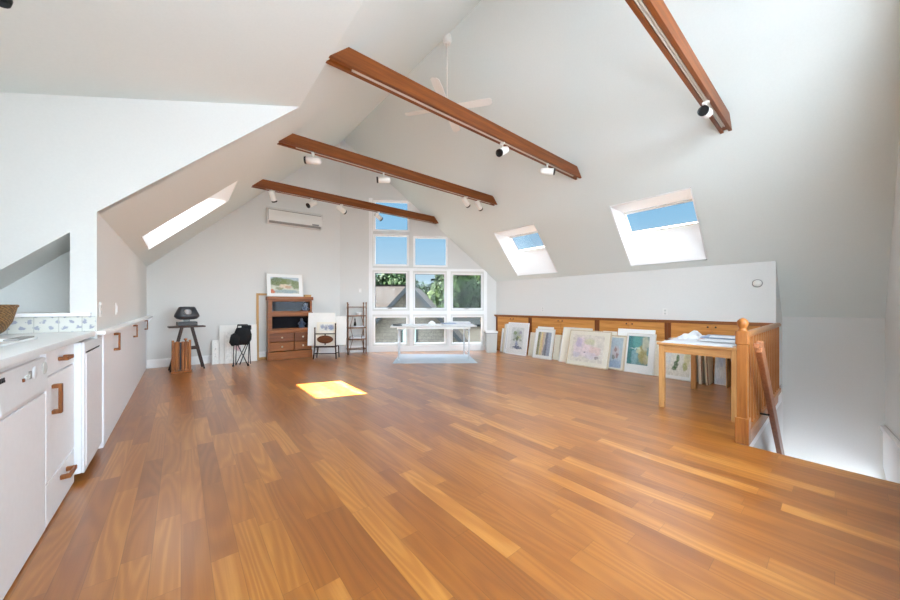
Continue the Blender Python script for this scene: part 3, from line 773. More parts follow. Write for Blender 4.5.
# folded box easel
t = thing('folded_easel', 'folded brown wooden box easel standing in front of the dark stand', 'easel', (0.0, 7.49, 0), math.radians(-3), tilt=-0.05)
m = MB(); m.box(-0.118, 0.118, 0.03, 0.12, 0.05, 0.54); m.build('box', 'easel', t, bevel=0.004)
for x in (-0.112, -0.058, 0.026, 0.074, 0.122):
    m = MB(); m.box(x - 0.018, x + 0.018, -0.005, 0.03, 0.02, 0.575 if abs(x) > 0.1 else 0.55); m.build('leg', 'easel', t, bevel=0.003)
m = MB(); m.box(-0.018, 0.003, -0.002, 0.03, 0.05, 0.53); m.build('slot', 'dark_gap', t, label='dark slot between the folded legs')
m = MB(); m.prism([(-0.125, 0.0), (0.14, 0.0), (0.165, 0.035), (0.0, 0.035), (-0.13, 0.03)], [], (0, -0.05, 0.0), (1, 0, 0), (0, 0, 1), (0, 0.16, 0)); m.build('foot_board', 'easel', t, bevel=0.003)
m = MB(); m.lathe([(0.012, 0), (0.012, 0.03), (0.028, 0.04), (0.03, 0.055), (0.0, 0.065)], (0.06, 0.05, 0.54), 14); m.build('knob', 'easel', t)

def leaning(name, label, cat, base, rotz, lean, w, h, th=0.02, group=None, frame=None, fw=0.02, mat=None, matw=0.06, artm=None, artbox=None, back='board', glass=False, z0=0.0):
    """a flat thing standing on its lower edge and leaning back: frame, mat (> artwork), glass"""
    t = thing(name, label, cat, (base[0], base[1], z0), rotz, group, -math.atan2(lean, h))
    L = math.hypot(lean, h); x0, x1 = -w/2, w/2
    if frame:
        m = MB(); m.prism(rect(x0, x1, 0, L), [rect(x0 + fw, x1 - fw, fw, L - fw)], (0, -th, 0), (1, 0, 0), (0, 0, 1), (0, th, 0)); m.build('frame', frame, t, bevel=0.003)
        m = MB(); m.box(x0 + fw*.7, x1 - fw*.7, -th * .55, -0.001, fw*.7, L - fw*.7); mo = m.build('mat' if mat else 'panel', mat or back, t)
        ys_ = -th * .55
    else:
        m = MB(); m.box(x0, x1, -th, 0, 0, L); mo = m.build('mat' if mat else 'panel', mat or back, t, bevel=0.002); ys_ = -th
    if artm is not None:
        a = artbox or (matw, w - matw, matw, L - matw)
        m = MB(); m.box(x0 + a[0], x0 + a[1], ys_ - 0.0025, ys_ + 0.001, a[2], a[3]); m.build('artwork', artm, mo)
    if glass and frame:
        m = MB(); m.box(x0 + fw*.8, x1 - fw*.8, -th*.85, -th*.78, fw*.8, L - fw*.8); m.build('glass', 'pglass', t)
    return t

# white boards leaning on the end wall
leaning('white_board', 'narrow white board leaning at the left of the boards behind the folded chair', 'board', (0.537, 8.09), EYAW, 0.10, 0.115, 0.48, 0.012, 'white boards leaning on the end wall',
        artm=art('pencil_marks', (238, 237, 233), [(0.5, 0.62, 0.12, 0.03, (150, 150, 150), 0.8), (0.45, 0.45, 0.1, 0.02, (150, 150, 150), 0.7), (0.5, 0.3, 0.2, 0.02, (170, 170, 170), 0.7)]), matw=0.015)
leaning('white_board', 'large white board leaning on the end wall behind the folded chair', 'board', (0.93, 8.05), EYAW, 0.13, 0.66, 0.775, 0.014, 'white boards leaning on the end wall')
leaning('picture_sheet', 'white sheet with a pink patch leaning in front of the large white board', 'picture', (0.865, 8.005), EYAW, 0.10, 0.36, 0.66, 0.01,
        artm=art('pink_patch', (236, 234, 230), [(0.62, 0.5, 0.2, 0.14, (226, 184, 190), 0.9), (0.7, 0.42, 0.1, 0.1, (196, 160, 170), 0.6), (0.35, 0.3, 0.1, 0.4, (214, 212, 208), 0.8)]), matw=0.02)
# folded black camp chair
t = thing('folding_chair', 'folded black camp chair with thin crossed legs by the white boards', 'chair', (0.93, 7.60, 0), math.radians(-22))
m = MB()
m.lathe([(0.0, 0.40), (0.12, 0.42), (0.175, 0.50), (0.18, 0.60), (0.155, 0.68), (0.13, 0.74), (0.05, 0.76), (0.0, 0.76)], (0.02, 0, 0), 18, sy=0.55, power=2.8)
m.lathe([(0.0, 0.40), (0.07, 0.41), (0.105, 0.47), (0.105, 0.56), (0.07, 0.63), (0.0, 0.65)], (-0.115, -0.07, 0), 16, sy=0.8)
for v in m.bm.verts: v.co = Vector((v.co.x * .85 + math.sin(v.co.z*37)*0.008, v.co.y, v.co.z + math.sin(v.co.x*45)*0.01))
m.build('seat_fabric', 'black_cloth', t)
m = MB(); m.box(0.0, 0.16, -0.05, 0.05, 0.70, 0.80); m.build('back_fabric', 'black_cloth', t, bevel=0.02)
for (x0, x1, y) in ((-0.13, -0.125, -0.06), (0.125, 0.135, -0.06), (-0.10, 0.10, -0.02), (0.10, -0.10, 0.0), (-0.13, -0.11, 0.09), (0.125, 0.12, 0.09), (-0.05, 0.12, 0.05)):
    m = MB(); m.tube([(x0, y, 0.012), (x1, y * .6, 0.48)], 0.0085, 8); m.build('leg', 'black', t)
for x in (-0.14, 0.14):
    m = MB(); m.tube([(x * .75, 0.045, 0.42), (x * .62, 0.05, 0.80)], 0.009, 8); m.build('post', 'black', t)
m = MB(); m.tube([(-0.087, 0.05, 0.80), (0.087, 0.05, 0.80)], 0.016, 8); m.build('top_bar', 'black_cloth', t)
for x in (-0.13, 0.127):
    m = MB(); m.lathe([(0.02, 0), (0.02, 0.02), (0.009, 0.03)], (x, -0.06, 0), 10); m.build('foot', 'black', t)
# bare wooden frame
t = thing('stretcher_frame', 'bare tall wooden frame leaning on the wall behind the bookcase', 'frame', (1.70, y_end(1.70) - 0.075, 0), EYAW, None, -0.055)
m = MB(); m.box(-0.43, -0.385, -0.03, 0.0, 0, 1.46); m.build('stile', 'stretcher', t); m = MB(); m.box(0.385, 0.43, -0.03, 0.0, 0, 1.46); m.build('stile', 'stretcher', t)
m = MB(); m.box(-0.385, 0.385, -0.03, 0.0, 1.415, 1.46); m.build('rail', 'stretcher', t); m = MB(); m.box(-0.385, 0.385, -0.03, 0.0, 0.0, 0.05); m.build('rail', 'stretcher', t)
# barrister bookcase
t = thing('glass_bookcase', 'brown oak bookcase with glass doors over four drawers', 'bookcase', (1.885, 7.845, 0), math.radians(-2.5))
W2 = 0.445; D = 0.235
m = MB()
m.box(-W2, -W2 + 0.03, 0.0, D, 0.17, 1.31); m.box(W2 - 0.03, W2, 0.0, D, 0.17, 1.31); m.box(-W2, W2, D - 0.02, D, 0.17, 1.31)
for z in (0.56, 0.63, 0.97, 1.29): m.box(-W2 + .03, W2 - .03, 0.01, D - .02, z, z + 0.025)
m.build('carcass', 'oak', t)
m = MB(); m.box(-W2 - 0.01, W2 + 0.01, -0.02, D + 0.005, 0.0, 0.175); m.build('plinth', 'oak', t, bevel=0.006)
m = MB(); m.box(-W2 - 0.015, W2 + 0.03, -0.03, D + 0.005, 1.305, 1.385); m.build('cornice', 'oak', t, bevel=0.012)
m = MB(); m.box(-W2 - 0.008, W2 + 0.02, -0.022, 0.01, 0.975, 1.04); m.box(-W2 - 0.008, W2 + 0.012, -0.022, 0.01, 0.585, 0.66); m.build('moulding', 'oak', t, bevel=0.006)
m = MB(); m.box(-W2 + 0.03, W2 - 0.03, D - 0.03, D - 0.02, 0.60, 1.30); m.build('back_panel', 'bkdark', t)
for (z0, z1) in ((1.045, 1.30), (0.665, 0.97)):
    m = MB(); m.prism(rect(-W2, W2, z0, z1), [rect(-W2 + 0.075, W2 - 0.045, z0 + 0.022, z1 - 0.022)], (0, -0.018, 0), (1, 0, 0), (0, 0, 1), (0, 0.018, 0)); dd = m.build('door', 'oak', t, bevel=0.003)
    m = MB(); m.box(-W2 + 0.07, W2 - 0.04, -0.011, -0.007, z0 + 0.018, z1 - 0.018); m.build('glass', 'cglass', dd)
for (z0, z1) in ((0.395, 0.575), (0.19, 0.38)):
    for s in (-1, 1):
        m = MB(); xa, xb = (-W2 + 0.03, 0.06) if s < 0 else (0.075, W2 - 0.02)
        m.box(xa, xb, -0.012, 0.02, z0, z1); dd = m.build('drawer', 'oak_dark' if z0 > .3 else 'oak', t, bevel=0.004)
        m = MB(); m.lathe([(0.006, 0), (0.008, 0.012), (0.02, 0.018), (0.018, 0.03), (0.0, 0.034)], ((xa + xb) / 2, -0.012, (z0 + z1) / 2), 12, Matrix.Rotation(PI/2, 4, 'X')); m.build('knob', 'brass', dd, label='small pale knob')
def figurine(loc, s, label):
    t = thing('figurine', label, 'figurine', loc, 0, 'porcelain figurines in the bookcase')
    m = MB(); m.lathe([(0.0, 0), (0.05, 0), (0.045, 0.02), (0.06, 0.04), (0.04, 0.10), (0.035, 0.13), (0.05, 0.15), (0.03, 0.17), (0.0, 0.172)], (0, 0, 0), 14)
    for v in m.bm.verts: v.co *= s
    m.build('body', 'figure', t)
    m = MB(); m.lathe([(0.0, -0.035), (0.025, -0.025), (0.034, 0.0), (0.025, 0.026), (0.0, 0.034)], (0, 0, 0.195), 14)
    for v in m.bm.verts: v.co *= s
    m.build('head', 'board', t)
    for q in (-1, 1):
        m = MB(); m.tube([(q * 0.04, 0, 0.145), (q * 0.075, -0.015, 0.11), (q * 0.05, -0.045, 0.09)], 0.013, 8)
        for v in m.bm.verts: v.co *= s
        m.build('arm', 'figure', t)
figurine((2.215, 7.925, 0.997), 1.05, 'blue and white porcelain figurine behind the upper bookcase glass')
figurine((2.135, 7.93, 0.657), 1.05, 'blue and white porcelain figurine behind the lower bookcase glass')
# landscape on the bookcase
a_land = art('landscape_watercolour', (206, 206, 190), [
    (0.5, 0.95, 0.7, 0.25, (176, 196, 214), 0.8), (0.25, 0.72, 0.34, 0.30, (96, 112, 60), 0.95), (0.6, 0.75, 0.26, 0.2, (120, 132, 80), 0.9), (0.9, 0.55, 0.2, 0.3, (104, 124, 74), 0.9),
    (0.45, 0.45, 0.18, 0.14, (216, 196, 170), 0.95), (0.62, 0.40, 0.12, 0.12, (190, 150, 120), 0.8), (0.5, 0.12, 0.5, 0.12, (132, 160, 170), 0.85), (0.3, 0.3, 0.16, 0.1, (120, 130, 90), 0.8), (0.02, 0.05, 0.13, 0.2, (196, 92, 40), 0.95)], 0.10, 7)
leaning('framed_picture', 'landscape watercolour in a white mat on top of the bookcase', 'picture', (1.82, 8.015), EYAW, 0.12, 0.745, 0.525, 0.02, None, 'frame_white', 0.012, 'mat_white', 0.09, a_land, (0.08, 0.655, 0.075, 0.45), z0=1.386)
t = thing('wooden_tray', 'low wooden tray lying at the right end of the bookcase top', 'tray', (2.262, 7.95, 1.386), math.radians(-4)); t.scale = (0.4, 1, 1)
m = MB(); m.box(-0.16, 0.16, -0.09, 0.09, 0, 0.012); m.build('bottom', 'stretcher', t)
m = MB(); m.box(-0.16, 0.16, -0.10, -0.09, 0, 0.05); m.box(-0.16, 0.16, 0.09, 0.10, 0, 0.05); m.box(-0.17, -0.16, -0.10, 0.10, 0, 0.05); m.box(0.16, 0.17, -0.10, 0.10, 0, 0.05); m.build('rim', 'stretcher', t)

# rack with oval panel holding boards
RK = Vector((2.53, 7.42, 0)); RA = math.radians(-36)
t = thing('magazine_rack', 'dark bamboo rack with a brown oval panel in front of the bookcase', 'rack', RK, RA)
for (x, y, h, sl) in ((-0.225, -0.10, 0.68, -0.03), (0.225, -0.10, 0.77, 0.02), (-0.225, 0.13, 0.5, -0.03), (0.225, 0.13, 0.72, 0.02)):
    m = MB(); m.tube([(x + sl, y - 0.02, 0), (x, y, 0.3), (x, y, h)], [0.013, 0.014, 0.014], 10); m.lathe([(0.0, -0.018), (0.018, -0.008), (0.018, 0.008), (0.0, 0.018)], (x, y, h + 0.01), 10); m.build('post', 'darkwood_z', t)
for z in (0.56, 0.265, 0.12):
    m = MB(); m.tube([(-0.225, -0.10, z), (0.225, -0.10, z)], 0.011, 8); m.build('rail', 'darkwood', t)
m = MB(); m.tube([(-0.225, 0.13, 0.30), (0.225, 0.13, 0.30)], 0.011, 8); m.build('rail', 'darkwood', t)
for x in (-0.225, 0.225):
    m = MB(); m.tube([(x, -0.10, 0.27), (x, 0.13, 0.27)], 0.011, 8); m.tube([(x, -0.10, 0.12), (x, 0.13, 0.12)], 0.010, 8); m.build('side_rail', 'darkwood', t)
m = MB(); m.box(-0.22, 0.22, -0.095, 0.125, 0.265, 0.283); m.build('shelf', 'darkwood', t)
m = MB(); m.prism([(0.175 * math.cos(k * PI / 18), 0.088 * math.sin(k * PI / 18)) for k in range(36)], [], (0, -0.115, 0.435), (1, 0, 0), (0, 0, 1), (0, 0.014, 0)); m.build('oval_panel', 'oval', t, bevel=0.004)
for z in (0.345, 0.526):
    m = MB(); m.box(-0.012, 0.012, -0.111, -0.099, z - 0.03, z + 0.04); m.build('panel_mount', 'darkwood_z', t)
ru = Vector((math.cos(RA), math.sin(RA), 0)); rv = Vector((-math.sin(RA), math.cos(RA), 0))
def rkp(x, y): p = RK + ru * x + rv * y; return (p.x, p.y)
a_blue = art('blue_ink_sketch', (226, 224, 216), [(0.2, 0.6, 0.16, 0.3, (120, 134, 164), 0.8), (0.45, 0.4, 0.12, 0.3, (92, 106, 140), 0.8), (0.8, 0.5, 0.2, 0.4, (110, 128, 170), 0.9), (0.55, 0.75, 0.2, 0.12, (160, 168, 186), 0.8)], 0.2, 9)
leaning('framed_picture', 'cream board with a blue ink sketch in the dark rack', 'picture', rkp(0.0, -0.03), RA, 0.05, 0.43, 0.53, 0.012, None, None, 0, 'mat_cream', 0.04, a_blue, (0.06, 0.38, 0.33, 0.49), z0=0.284)
leaning('white_canvas', 'large white canvas standing in the dark rack', 'canvas', rkp(-0.12, 0.02), RA, 0.05, 0.60, 0.74, 0.02, 'white canvases in the dark rack', back='board', z0=0.284)
leaning('white_canvas', 'white canvas at the rear right in the dark rack', 'canvas', rkp(0.10, 0.075), RA, 0.05, 0.62, 0.66, 0.02, 'white canvases in the dark rack', back='board', z0=0.284)

# bamboo etagere
EB = Vector((3.34, 7.66, 0)); EA = math.radians(-14)
t = thing('bamboo_etagere', 'brown bamboo shelf stand left of the gable window', 'shelf', EB, EA)
HW = 0.215
for (x, y, h) in ((-HW, -0.11, 1.20), (HW, -0.11, 1.24), (-HW + .02, 0.11, 1.24), (HW - .02, 0.11, 1.24)):
    m = MB(); m.tube([(x, y, 0), (x, y, h)], 0.0135, 10)
    for z in (0.1, 0.38, 0.64, 0.9, 1.12): m.lathe([(0.0135, -0.012), (0.0165, -0.006), (0.0165, 0.006), (0.0135, 0.012)], (x, y, z), 10)
    m.lathe([(0.0, -0.02), (0.022, -0.008), (0.022, 0.008), (0.0, 0.02)], (x, y, h + 0.012), 10); m.build('post', 'bamboo', t)
for z in (1.15, 0.93, 0.64, 0.36, 0.12):
    m = MB()
    for y in (-0.11, 0.11): m.tube([(-HW, y, z), (HW, y, z)], 0.010, 8)
    for x in (-HW, HW): m.tube([(x, -0.11, z), (x, 0.11, z)], 0.010, 8)
    if z in (0.93, 0.64, 0.36):
        for k in range(6): m.box(-HW, HW, -0.10 + k * 0.035, -0.075 + k * 0.035, z + 0.004, z + 0.014)
    m.build('shelf' if z in (0.93, 0.64, 0.36) else 'rail', 'bamboo', t)
for s in (-1, 1):
    for z0, z1, a, b in ((0.05, 0.40, 0.19, 0.10), (0.40, 0.66, 0.10, 0.16), (0.66, 0.92, 0.17, 0.10)):
        m = MB(); m.tube([(s * a, -0.105, z0), (s * b, -0.105, z1)], 0.007, 6); m.build('brace', 'bamboo', t)
eu = Vector((math.cos(EA), math.sin(EA), 0)); ev = Vector((-math.sin(EA), math.cos(EA), 0))
def etp(x, y, z): return EB + eu * x + ev * y + Vector((0, 0, z))
t = thing('bowl', 'small white bowl on the upper shelf of the bamboo stand', 'bowl', etp(0.06, 0, 0.9455), EA)
m = MB(); m.lathe([(0.03, 0), (0.035, 0.01), (0.07, 0.05), (0.085, 0.075), (0.078, 0.075), (0.03, 0.02), (0, 0.018)], (0, 0, 0), 20); m.build('body', 'counter', t)
t = thing('bottle', 'small dark bottle on the middle shelf of the bamboo stand', 'bottle', etp(-0.03, 0.02, 0.6555), EA)
m = MB(); m.lathe([(0.0, 0), (0.032, 0), (0.034, 0.08), (0.022, 0.12), (0.012, 0.14), (0.012, 0.19)], (0, 0, 0), 14); m.build('body', 'dark_metal', t)
m = MB(); m.lathe([(0.015, 0.185), (0.015, 0.21), (0.0, 0.212)], (0, 0, 0), 12); m.build('stopper', 'black', t)
t = thing('paper_stack', 'low stack of white papers on the middle shelf of the bamboo stand', 'papers', etp(0.05, -0.045, 0.6555), EA)
m = MB(); m.box(-0.13, 0.13, -0.05, 0.03, 0, 0.008); m.box(-0.12, 0.11, -0.05, 0.03, 0.008, 0.03); m.build('sheets', 'paper', t)
t = thing('paper_stack', 'thick stack of white papers on the lower shelf of the bamboo stand', 'papers', etp(0.02, 0, 0.3755), EA)
m = MB(); m.box(-0.18, 0.18, -0.09, 0.09, 0, 0.03); m.box(-0.17, 0.185, -0.085, 0.09, 0.03, 0.055); m.build('sheets', 'paper', t)

# ================================================================== WINDOW-SIDE TABLE, MAT, BIN
wt_c = Vector((4.45, 5.98, 0)); wt_a = math.atan2(5.198 - 6.039, 4.841 - 3.549)
t = thing('work_table', 'white folding work table in front of the gable windows', 'table', wt_c, wt_a)
m = MB(); m.box(-0.94, 0.94, -0.40, 0.40, 0.715, 0.748); m.build('top', 'tabletop', t, bevel=0.006)
m = MB(); m.box(-0.80, 0.80, -0.36, -0.34, 0.675, 0.716); m.box(-0.80, 0.80, 0.34, 0.36, 0.675, 0.716); m.build('apron', 'white_metal', t)
for x in (-0.77, 0.77):
    for y in (-0.34, 0.34):
        m = MB(); m.tube([(x, y, 0.006), (x, y * .97, 0.70)], 0.017, 10); m.lathe([(0.026, 0.0065), (0.026, 0.02), (0.017, 0.03)], (x, y, 0), 10); m.build('leg', 'steel', t)
    m = MB(); m.tube([(x, -0.34, 0.12), (x, 0.34, 0.12)], 0.010, 8); m.build('crossbar', 'steel', t)
    s = 1 if x > 0 else -1
    m = MB(); m.tube([(x, 0, 0.62), (x - s * 0.28, 0, 0.71)], 0.009, 8); m.tube([(x, -0.33, 0.62), (x, 0.33, 0.62)], 0.009, 8); m.build('brace', 'steel', t)
wu = Vector((math.cos(wt_a), math.sin(wt_a), 0)); wv = Vector((-math.sin(wt_a), math.cos(wt_a), 0))
def wtp(x, y, z=0.7485): return wt_c + wu * x + wv * y + Vector((0, 0, z))
t = thing('stapler', 'flat black tool at the left end of the white work table', 'tool', wtp(-0.80, -0.28), wt_a)
m = MB(); m.box(-0.10, 0.10, -0.03, 0.03, 0, 0.018); m.build('base', 'black', t, bevel=0.003)
m = MB(); m.bar((-0.10, 0, 0.028), (0.10, 0, 0.040), 0.045, 0.02); m.build('arm', 'black', t)
t = thing('bowl', 'upturned white bowl at the middle of the white work table', 'bowl', wtp(-0.03, 0.0), wt_a)
m = MB(); m.lathe([(0.095, 0.0), (0.09, 0.02), (0.07, 0.055), (0.03, 0.08), (0.03, 0.088), (0.0, 0.088)], (0, 0, 0), 22); m.build('body', 'counter', t)
for i, (x, y, z, sw, sd, sh, r, mt, lab) in enumerate((
    (0.55, 0.02, 0.7485, 0.34, 0.24, 0.02, 0.05, 'paper', 'wide stack of white papers on the right of the work table'),
    (0.36, -0.05, 0.7690, 0.14, 0.12, 0.022, 0.35, 'paper_blue', 'bluish folder lying on the papers of the work table'),
    (0.62, 0.04, 0.7690, 0.24, 0.17, 0.04, -0.08, 'paper', 'upper pile of white papers on the work table'),
    (0.72, -0.25, 0.7485, 0.13, 0.10, 0.006, 0.5, 'paper', 'single white sheet at the right corner of the work table'),
    (-0.4, 0.05, 0.7485, 0.26, 0.2, 0.005, -0.1, 'paper', 'thin white sheet left of the bowl on the work table'))):
    t = thing('paper_stack', lab, 'papers', wtp(x, y, z), wt_a + r)
    m = MB()
    for k in range(max(1, int(sh / 0.008))):
        q = random.uniform(-0.012, 0.012); zz = sh / max(1, int(sh / 0.008))
        m.box(-sw + q, sw + q, -sd - q, sd - q, k * zz, (k + 1) * zz - 0.0006)
    m.build('sheets', mt, t)
m = MB()
mc = [(3.335, 5.879), (4.713, 4.798), (5.355, 5.775), (4.107, 6.89)]
m.prism(mc, [], (0, 0, 0.0005), (1, 0, 0), (0, 1, 0), (0, 0, 0.006)); tag(m.build('floor_mat', 'fmat', bevel=0.002), 'pale blue floor mat under the white work table', 'mat')
t = thing('waste_bin', 'pale grey tapered waste bin in the corner by the gable windows', 'bin', (6.085, 5.72, 0), math.radians(-36)); t.scale = (1.14, 1.14, 1.05)
m = MB(); hb = 0.50
for (r0, r1, z0, z1) in ((0.105, 0.125, 0.0, hb),):
    m.poly([(-r0, -r0, 0), (r0, -r0, 0), (r0, r0, 0), (-r0, r0, 0)])
    q0 = [(-r0, -r0, 0), (r0, -r0, 0), (r0, r0, 0), (-r0, r0, 0)]; q1 = [(-r1, -r1, hb), (r1, -r1, hb), (r1, r1, hb), (-r1, r1, hb)]
    for k in range(4): m.poly([q0[k], q0[(k+1) % 4], q1[(k+1) % 4], q1[k]])
m.build('body', 'bin', t)
m = MB(); m.prism(rect(-0.135, 0.135, -0.135, 0.135), [rect(-0.115, 0.115, -0.115, 0.115)], (0, 0, hb - 0.02), (1, 0, 0), (0, 1, 0), (0, 0, 0.035)); m.build('rim', 'trim', t, bevel=0.004)
m = MB(); m.prism(rect(-0.131, 0.131, -0.131, 0.131), [rect(-0.115, 0.115, -0.115, 0.115)], (0, 0, hb - 0.045), (1, 0, 0), (0, 1, 0), (0, 0, 0.02)); m.build('band', 'bin_lid', t, label='grey band under the rim')
m = MB(); m.box(-0.115, 0.115, -0.115, 0.115, hb - 0.06, hb - 0.05); m.build('liner', 'paper', t)

# ================================================================== RIGHT SIDE: built-in drawers, cap, pictures
cy = [5.86, 4.774, 3.148, 1.915, 0.71]
clab = ['honey wood built-in cabinet nearest the gable window, behind the flower vase picture', 'honey wood built-in cabinet behind the large pink flower picture',
        'honey wood built-in cabinet behind the teal picture', 'honey wood built-in cabinet behind the wooden table, next to the stairs']
for i in range(4):
    y1, y0 = cy[i], cy[i+1]; ym = (y0 + y1) / 2; hw = (y1 - y0) / 2 - 0.001
    t = thing('low_cabinet', clab[i], 'cabinet', (XK - 0.02, ym, 0), 0, 'honey wood cabinets along the right knee wall')
    m = MB(); xq = 0.42 if i else 0.44; m.prism([(0.02, -hw), (xq, -hw), (xq, hw - (0.30 if i == 0 else 0)), (0.02, hw - (0.02 if i == 0 else 0))], [], (0, 0, 0), (1, 0, 0), (0, 1, 0), (0, 0, 0.915)); m.build('body', 'pine', t)
    for s in (-1, 1):
        m = MB(); m.box(-0.004, 0.02, *( (-hw, -hw + 0.045) if s < 0 else (hw - 0.045, hw) ), 0.0, 0.915); m.build('stile', 'stile', t, label='dark brown upright')
    inner = hw - 0.045; n = 2
    for k in range(n):
        a = -inner + k * (2 * inner / n); b = a + 2 * inner / n
        m = MB(); m.box(0.0, 0.02, a + 0.003, b - 0.003, 0.10, 0.895); dd = m.build('door', 'pine', t, bevel=0.004)
        m = MB(); m.lathe([(0.007, 0), (0.007, 0.01), (0.014, 0.016), (0.012, 0.024), (0, 0.027)], (0, (b - 0.05 if k == 0 else a + 0.05), 0.85), 12, Matrix.Rotation(-PI/2, 4, 'Y')); m.build('knob', 'dark_metal', dd, label='small dark knob')
    m = MB(); m.box(0.005, 0.02, -inner, inner, 0.0, 0.10); m.build('plinth', 'pine', t)
t = thing('cabinet_cap', 'long thin brown wooden cap on the low cabinets along the right wall', 'ledge', (XK, 3.25, 0.916))
m = MB(); m.box(-0.055, -0.001, -2.655, 2.66, 0, 0.03); m.build('board', 'capwood', t, bevel=0.004)
m = MB(); m.box(-0.042, -0.022, -2.65, 2.64, -0.02, 0.001); m.build('moulding', 'capwood', t)
# end panel of the cabinets toward the stairs
t = thing('end_panel', 'brown plank end panel where the balustrade meets the right wall', 'panel', (XK - 0.005, YKE, 0))
m = MB()
for k in range(4): m.box(-0.06 + k * 0.041, -0.021 + k * 0.041, -0.012, -0.002, -0.03, 0.905)
m.build('planks', 'baluster', t, bevel=0.003)

# watercolours
A_vase = art('flower_vase_watercolour', (222, 224, 222), [(0.5, 0.62, 0.34, 0.26, (150, 162, 140), 0.7), (0.3, 0.75, 0.12, 0.1, (128, 148, 96), 0.9), (0.62, 0.55, 0.16, 0.08, (206, 204, 150), 0.9), (0.5, 0.5, 0.14, 0.10, (84, 104, 66), 0.9), (0.72, 0.78, 0.1, 0.08, (150, 140, 170), 0.8),
    (0.5, 0.25, 0.12, 0.14, (120, 134, 170), 0.85), (0.55, 0.08, 0.4, 0.07, (80, 92, 124), 0.95), (0.25, 0.42, 0.1, 0.06, (110, 130, 90), 0.8), (0.8, 0.42, 0.1, 0.06, (120, 140, 110), 0.8)], 0.14, 8)
A_stripe = art('striped_abstract', (206, 200, 186), [(0.08, 0.5, 0.10, 0.9, (132, 132, 84), 0.9), (0.30, 0.5, 0.09, 0.9, (226, 204, 140), 0.9), (0.42, 0.6, 0.06, 0.7, (214, 176, 146), 0.8), (0.68, 0.5, 0.10, 0.9, (96, 104, 132), 0.9), (0.88, 0.45, 0.14, 0.9, (150, 164, 190), 0.9), (0.55, 0.2, 0.06, 0.3, (120, 130, 150), 0.8)], 0.06, 4)
A_peony = art('pale_flower_watercolour', (228, 220, 208), [(0.35, 0.55, 0.30, 0.36, (226, 208, 216), 0.85), (0.2, 0.7, 0.12, 0.2, (188, 174, 202), 0.7), (0.55, 0.75, 0.18, 0.12, (206, 206, 160), 0.7), (0.72, 0.42, 0.2, 0.2, (226, 190, 186), 0.7), (0.62, 0.25, 0.22, 0.14, (214, 200, 210), 0.7),
    (0.15, 0.25, 0.12, 0.12, (196, 188, 206), 0.7), (0.42, 0.38, 0.035, 0.05, (72, 68, 96), 0.95), (0.82, 0.18, 0.05, 0.06, (120, 96, 100), 0.7), (0.5, 0.5, 0.14, 0.16, (234, 214, 214), 0.8)], 0.14, 6)
A_bflower = art('blue_flower_watercolour', (190, 202, 210), [(0.5, 0.85, 0.6, 0.25, (172, 190, 200), 0.8), (0.45, 0.5, 0.34, 0.24, (206, 190, 186), 0.8), (0.4, 0.6, 0.12, 0.1, (150, 110, 106), 0.8), (0.6, 0.42, 0.12, 0.1, (140, 106, 110), 0.8), (0.3, 0.35, 0.16, 0.08, (110, 120, 108), 0.8), (0.5, 0.1, 0.6, 0.18, (150, 170, 196), 0.9)], 0.15, 7)
A_teal = art('teal_abstract', (120, 160, 160), [(0.15, 0.5, 0.2, 0.8, (60, 128, 132), 0.95), (0.4, 0.8, 0.2, 0.3, (96, 162, 156), 0.9), (0.35, 0.25, 0.18, 0.3, (140, 180, 190), 0.9), (0.72, 0.4, 0.2, 0.36, (176, 158, 92), 0.95), (0.85, 0.75, 0.18, 0.3, (196, 198, 176), 0.95), (0.55, 0.5, 0.12, 0.12, (220, 214, 170), 0.8), (0.9, 0.2, 0.14, 0.2, (200, 190, 150), 0.9), (0.35, 0.55, 0.3, 0.02, (210, 226, 226), 0.9)], 0.12, 6)
A_plant = art('green_plant_watercolour', (226, 224, 214), [(0.45, 0.35, 0.10, 0.16, (58, 92, 44), 0.95), (0.5, 0.55, 0.07, 0.12, (76, 112, 58), 0.95), (0.38, 0.22, 0.10, 0.08, (64, 100, 50), 0.9), (0.85, 0.6, 0.14, 0.3, (206, 206, 160), 0.8), (0.8, 0.3, 0.10, 0.14, (170, 176, 110), 0.9), (0.5, 0.9, 0.06, 0.06, (50, 60, 50), 0.9), (0.15, 0.6, 0.1, 0.3, (214, 216, 216), 0.7)], 0.08, 9)
A_pale = art('pale_blue_sheet', (206, 212, 220), [(0.5, 0.7, 0.4, 0.2, (180, 194, 214), 0.8), (0.4, 0.3, 0.4, 0.2, (222, 224, 226), 0.8)], 0.2, 5)
A_dark = art('dark_strokes', (216, 208, 190), [(0.3, 0.5, 0.1, 0.6, (96, 78, 60), 0.9), (0.7, 0.4, 0.1, 0.5, (120, 104, 84), 0.8)], 0.06, 4)
G = 'pictures leaning against the low cabinets'
RW = -PI / 2
def pic(label, xb, ya, yb, h, lean, **k):
    return leaning('framed_picture', label, 'picture', (xb, (ya + yb) / 2), RW, lean, ya - yb, h, group=G, **k)
pic('narrow white picture farthest back by the waste bin', 6.33, 5.62, 5.40, 0.60, 0.09, th=0.016, frame='frame_white', fw=0.012, mat='mat_white', artm=A_pale, artbox=(0.04, 0.2, 0.1, 0.5))
pic('cream framed picture behind the flower vase picture, with dark strokes', 6.30, 5.53, 5.22, 0.715, 0.12, th=0.018, frame='frame_cream', fw=0.018, mat='mat_cream', artm=A_dark, artbox=(0.035, 0.28, 0.05, 0.62))
pic('white edged picture directly behind the flower vase picture', 6.27, 5.46, 5.0, 0.725, 0.13, th=0.016, frame='frame_white', fw=0.014, mat='mat_white', artm=A_pale, artbox=(0.05, 0.3, 0.1, 0.62))
